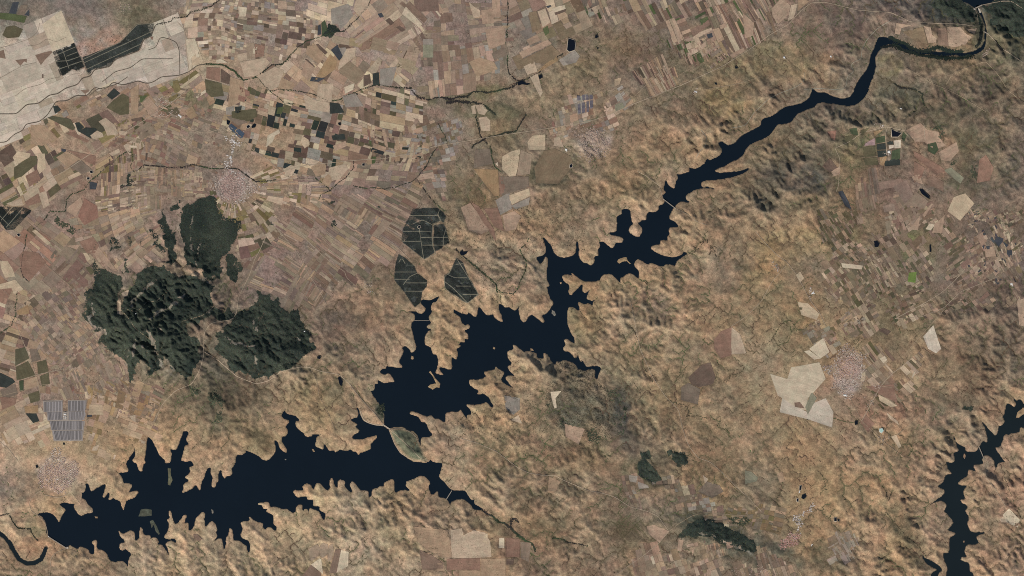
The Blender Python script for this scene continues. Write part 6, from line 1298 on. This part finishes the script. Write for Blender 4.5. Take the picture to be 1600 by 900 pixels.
# ------------------------------------------------------------------ towns
RP = {'rosy': [((190, 136, 126), 6), ((196, 156, 142), 3), ((206, 190, 176), 2), ((140, 108, 98), 2)],
      'bright': [((208, 202, 194), 5), ((190, 180, 170), 3), ((150, 138, 128), 2)],
      'pink': [((172, 140, 130), 6), ((180, 154, 142), 5), ((188, 174, 160), 2), ((146, 128, 117), 3), ((156, 126, 114), 2)],
      'pale': [((174, 156, 140), 5), ((164, 140, 126), 4), ((186, 174, 160), 2), ((136, 120, 108), 3)],
      'grey': [((168, 158, 148), 5), ((190, 182, 172), 2), ((130, 124, 118), 3), ((170, 134, 122), 1)],
      'white': [((190, 178, 162), 5), ((174, 156, 138), 4), ((132, 116, 102), 4), ((212, 206, 196), 1), ((166, 130, 116), 1)],
      'mixed': [((196, 190, 182), 3), ((150, 156, 168), 2), ((196, 120, 100), 2), ((170, 176, 170), 2), ((120, 110, 100), 1)]}
def pickcol(kind, f):
    if kind == 'pink' and f > 0.75: kind = 'white' if random.random() < .6 else 'pale'
    cs, ws = zip(*RP[kind]); c = random.choices(cs, ws)[0]
    return (np.array(c, float)*.75+.25*np.array([166., 144., 130.]))*random.uniform(.94, 1.06)
bank_big = []; bank_small = []
for tk, ps, n, ctr, rad, kind, lb, grp, sz in TOWNS:
    if not n: continue
    polys_ = [P(s) for s in ps]; pts = []
    ang0 = random.uniform(0, 1.5); areas = [area_of(q) for q in polys_]; cell = set()
    XS = []; YS = []
    for q, ar_ in zip(polys_, areas):
        a = np.array(q); m_ = int(n*24*ar_/sum(areas))+40
        x = RW.uniform(a[:, 0].min()-3, a[:, 0].max()+3, m_); y = RW.uniform(a[:, 1].min()-3, a[:, 1].max()+3, m_)
        sx_ = x+14*(vn(x/9., y/9., 3)-.5)+6*(vn(x/3., y/3., 5)-.5); sy_ = y+14*(vn(x/9.+9, y/9., 4)-.5)+6*(vn(x/3.+9, y/3., 6)-.5)
        k = inpoly(q, sx_, sy_); XS.append(x[k]); YS.append(y[k])
    x = np.concatenate(XS); y = np.concatenate(YS); o_ = RW.permutation(len(x)); x, y = x[o_], y[o_]
    if ctr:
        r = np.hypot(x-ctr[0], y-ctr[1]); th = np.arctan2(y-ctr[1], x-ctr[0]); ring = 3.3
        wob = 0.9*fbm(x, y, 9, 2, 2)
        nsp = np.maximum(6, np.round(6.2832*np.maximum(r, 3)/7.5)); fr = (th*nsp/6.2832) % 1.0   # spokes: streets to the square
        keep = (fr > 0.13) & (RW.random(len(x)) > (np.minimum(1, r/rad)**4)*.45)
        rr = np.where(RW.random(len(x)) < .6, np.floor(r/ring)*ring+ring*RW.uniform(.16, .84, len(x))+1.8*wob, r); x, y = ctr[0]+rr*np.cos(th), ctr[1]+rr*np.sin(th); tt = th+math.pi/2; ff = np.minimum(1, r/rad)
    else:
        bend = 0.35*fbm(x, y, 30, 2, 5); ang = ang0
        c, s = math.cos(ang0), math.sin(ang0); u = x*c+y*s; v = -x*s+y*c+4*bend
        keep = ((u/9.0) % 1.0) > 0.12; v = np.floor(v/2.5)*2.5+2.5*RW.uniform(.14, .78, len(x))-4*bend; x, y = u*c-v*s, u*s+v*c; tt = np.full(len(x), ang0)+bend; ff = RW.random(len(x))
    keep &= bil(sd, x, y, gx[0], gy[0], g2) > 1.2
    x, y, tt, ff = x[keep], y[keep], tt[keep], ff[keep]; zz = Z(x, y)-.05
    for k in range(len(x)):
        key = (int(x[k]/(sz*.8)), int(y[k]/(sz*.8)))
        if key in cell: continue
        cell.add(key)
        if len(pts) % 7 == 0: l, w = sz*random.uniform(1.3, 2.0), sz*random.uniform(.8, 1.1)
        else: l, w = sz*random.uniform(.8, 1.3), sz*random.uniform(.62, .9)
        pts.append((x[k], y[k], zz[k], l, w, random.uniform(.32, .55), tt[k]+random.uniform(-.1, .1), pickcol(kind, ff[k])))
        if len(pts) >= n: break
    for p_ in pts: bank_big.append((p_[3]*p_[4], p_, lb, grp, tk))
bank_big.sort(key=lambda r: -r[0])
share = {}
for r in bank_big: share.setdefault(r[4], []).append(r)
chosen = set()
tot = len(bank_big)
for tk, rs in share.items():
    for r in rs[:max(5, int(296*len(rs)/tot))]: chosen.add(id(r))
chosen = set(list(chosen)[:300])
variants = {}
CENT = {tk: np.mean([(r[1][0], r[1][1]) for r in rs], 0) for tk, rs in share.items()}
SHORT = {'t1': 'the pink town by the mountain', 't1b': 'the workshops north of the mountain town', 't2': 'the star shaped pale town', 't3': 'the broad eastern town', 't3b': 'the suburb west of the broad town', 't3c': 'the hamlet on the straight road', 't3d': 'the white shed quarter', 't4': 'the lakeside town', 't4b': 'the northern lakeside blocks', 't5': 'the pink southern village', 't5b': 'the village road strip', 'v1': 'the hamlet by the white plain', 'v2': 'the top edge hamlet', 'v3': 'the bottom edge village', 'v4': 'the lane crossing settlement', 'v5': 'the white wood farm', 'v6': 'the hamlet near the groves', 'v7': 'the teal pool farm', 'v8': 'the river bend settlement', 'v9': 'the highway farm', 'v10': 'the green plots farm'}
for r in bank_big:
    if id(r) not in chosen: bank_small.append(r); continue
    x, y, z, l, w, hh, t, c = r[1]
    key = tuple((c//16).astype(int))
    if key not in variants:
        o = boxes('house', [(800, 450, 0, 1, 1, 1, 0)], M_build, None, 0.3, [lin(c)]); variants[key] = o.data
    else:
        o = bpy.data.objects.new('house', variants[key]); COL.objects.link(o)
    o.location = (X(x), Y(y), z); o.scale = (l, w, hh); o.rotation_euler = (0, 0, -t)
    tint_ = 'pale' if c.mean() > 170 else 'dark' if c.mean() < 128 else 'reddish' if c[0]-c[2] > 40 else 'greyish'
    cx_, cy_ = CENT[r[4]]; dx_, dy_ = x-cx_, y-cy_
    side_ = ('eastern' if dx_ > 0 else 'western') if abs(dx_) > abs(dy_) else ('southern' if dy_ > 0 else 'northern')
    size_ = 'long' if l > 1.75*w else 'broad'
    lb_ = f"{size_} {tint_} roof on the {side_} side of {SHORT[r[4]]}"
    o['label'] = lb_; o['category'] = 'house'; o['group'] = r[3]
for tk in share:
    rs = [r for r in bank_small if r[4] == tk]
    if not rs: continue
    its = [r[1][:7] for r in rs]; cs = [lin(r[1][7]) for r in rs]
    boxes('rooftop_mass', its, M_build, None, 0.12, cs, label="packed smaller roofs among the "+rs[0][3], cat='rooftops', kind='stuff')
# bigger single buildings
def building(name, x, y, l, w, hh, deg, c, label, cat, parts=()):
    r = root(cat.replace(' ', '_'), x, y, label, cat); z = float(Z(x, y))-.05; t = math.radians(deg)
    boxes('wall', [(x, y, z, l, w, hh, t)], M_white, r)
    b = boxes('roof', [(x, y, z+hh+.003, l*1.04, w*1.06, .05, t)], M_build, r, 0.2, [lin(c)])
    boxes('annex', [(x+l*.45*math.cos(t)-w*.8*math.sin(t), y+l*.45*math.sin(t)+w*.8*math.cos(t), z, l*.4, w*.5, hh*.8, t)], M_white, r, 0.12)
    return r
building('barn', 366, 222, 4.5, 2.2, .6, 30, (206, 200, 192), "largest white shed among the workshops north of the mountain town", 'shed')
building('barn', 361, 246, 4.2, 1.8, .6, 85, (190, 184, 176), "long grey shed at the middle of the workshop strip", 'shed')
building('barn', 884.5, 234, 3.2, 2.6, .7, 10, (226, 222, 212), "bright white building at the western tip of the star shaped town", 'building')
building('barn', 1269.5, 458, 4.0, 2.2, .6, -30, (214, 210, 204), "largest white barn of the farm at the wooded ditch", 'barn')
building('barn', 1388.5, 237.5, 4.0, 3.4, .6, 0, (222, 216, 206), "white packing house in the middle of the green plots", 'building')
building('greenhouse', 281, 181, 6.0, 1.8, .5, 35, (216, 212, 204), "long white greenhouse beside the lane east of the hamlet", 'greenhouse')
building('barn', 1087, 143.5, 4.0, 1.7, .6, 10, (198, 194, 190), "grey farm shed alone south of the highway", 'shed')
building('barn', 1225, 90, 2.6, 2.4, .6, 0, (206, 204, 202), "pale farmhouse alone on the golden hill north of the lake", 'farmhouse')
building('barn', 1297.5, 88.5, 2.2, 2.0, .6, 10, (216, 212, 206), "small white farmhouse on the ridge west of the river", 'farmhouse')
building('barn', 476, 518, 2.0, 1.8, .6, 0, (228, 226, 222), "tiny bright white building in the eastern dark wood", 'building')
building('barn', 213, 490, 1.8, 1.4, .5, 20, (220, 216, 210), "tiny white chapel on the mountain summit track", 'chapel')
building('barn', 1407, 170, 3.0, 1.6, .5, 20, (204, 198, 188), "pale farm at the crossing of the southern hill tracks", 'farmhouse')
building('barn', 1580, 444, 3.4, 3.2, .5, 0, (206, 200, 190), "pale square building by the lane on the eastern plain", 'building')
building('barn', 1320, 617.5, 4.4, 2.0, .7, 0, (220, 216, 208), "largest white shed south of the broad eastern town", 'shed')
building('barn', 1268, 851.5, 3.6, 1.3, .5, -65, (196, 190, 180), "long pale barn east of the pink village", 'barn')
building('barn', 1249, 768.5, 2.6, 1.6, .5, 80, (206, 202, 194), "pale waterworks shed between the black basins", 'shed')
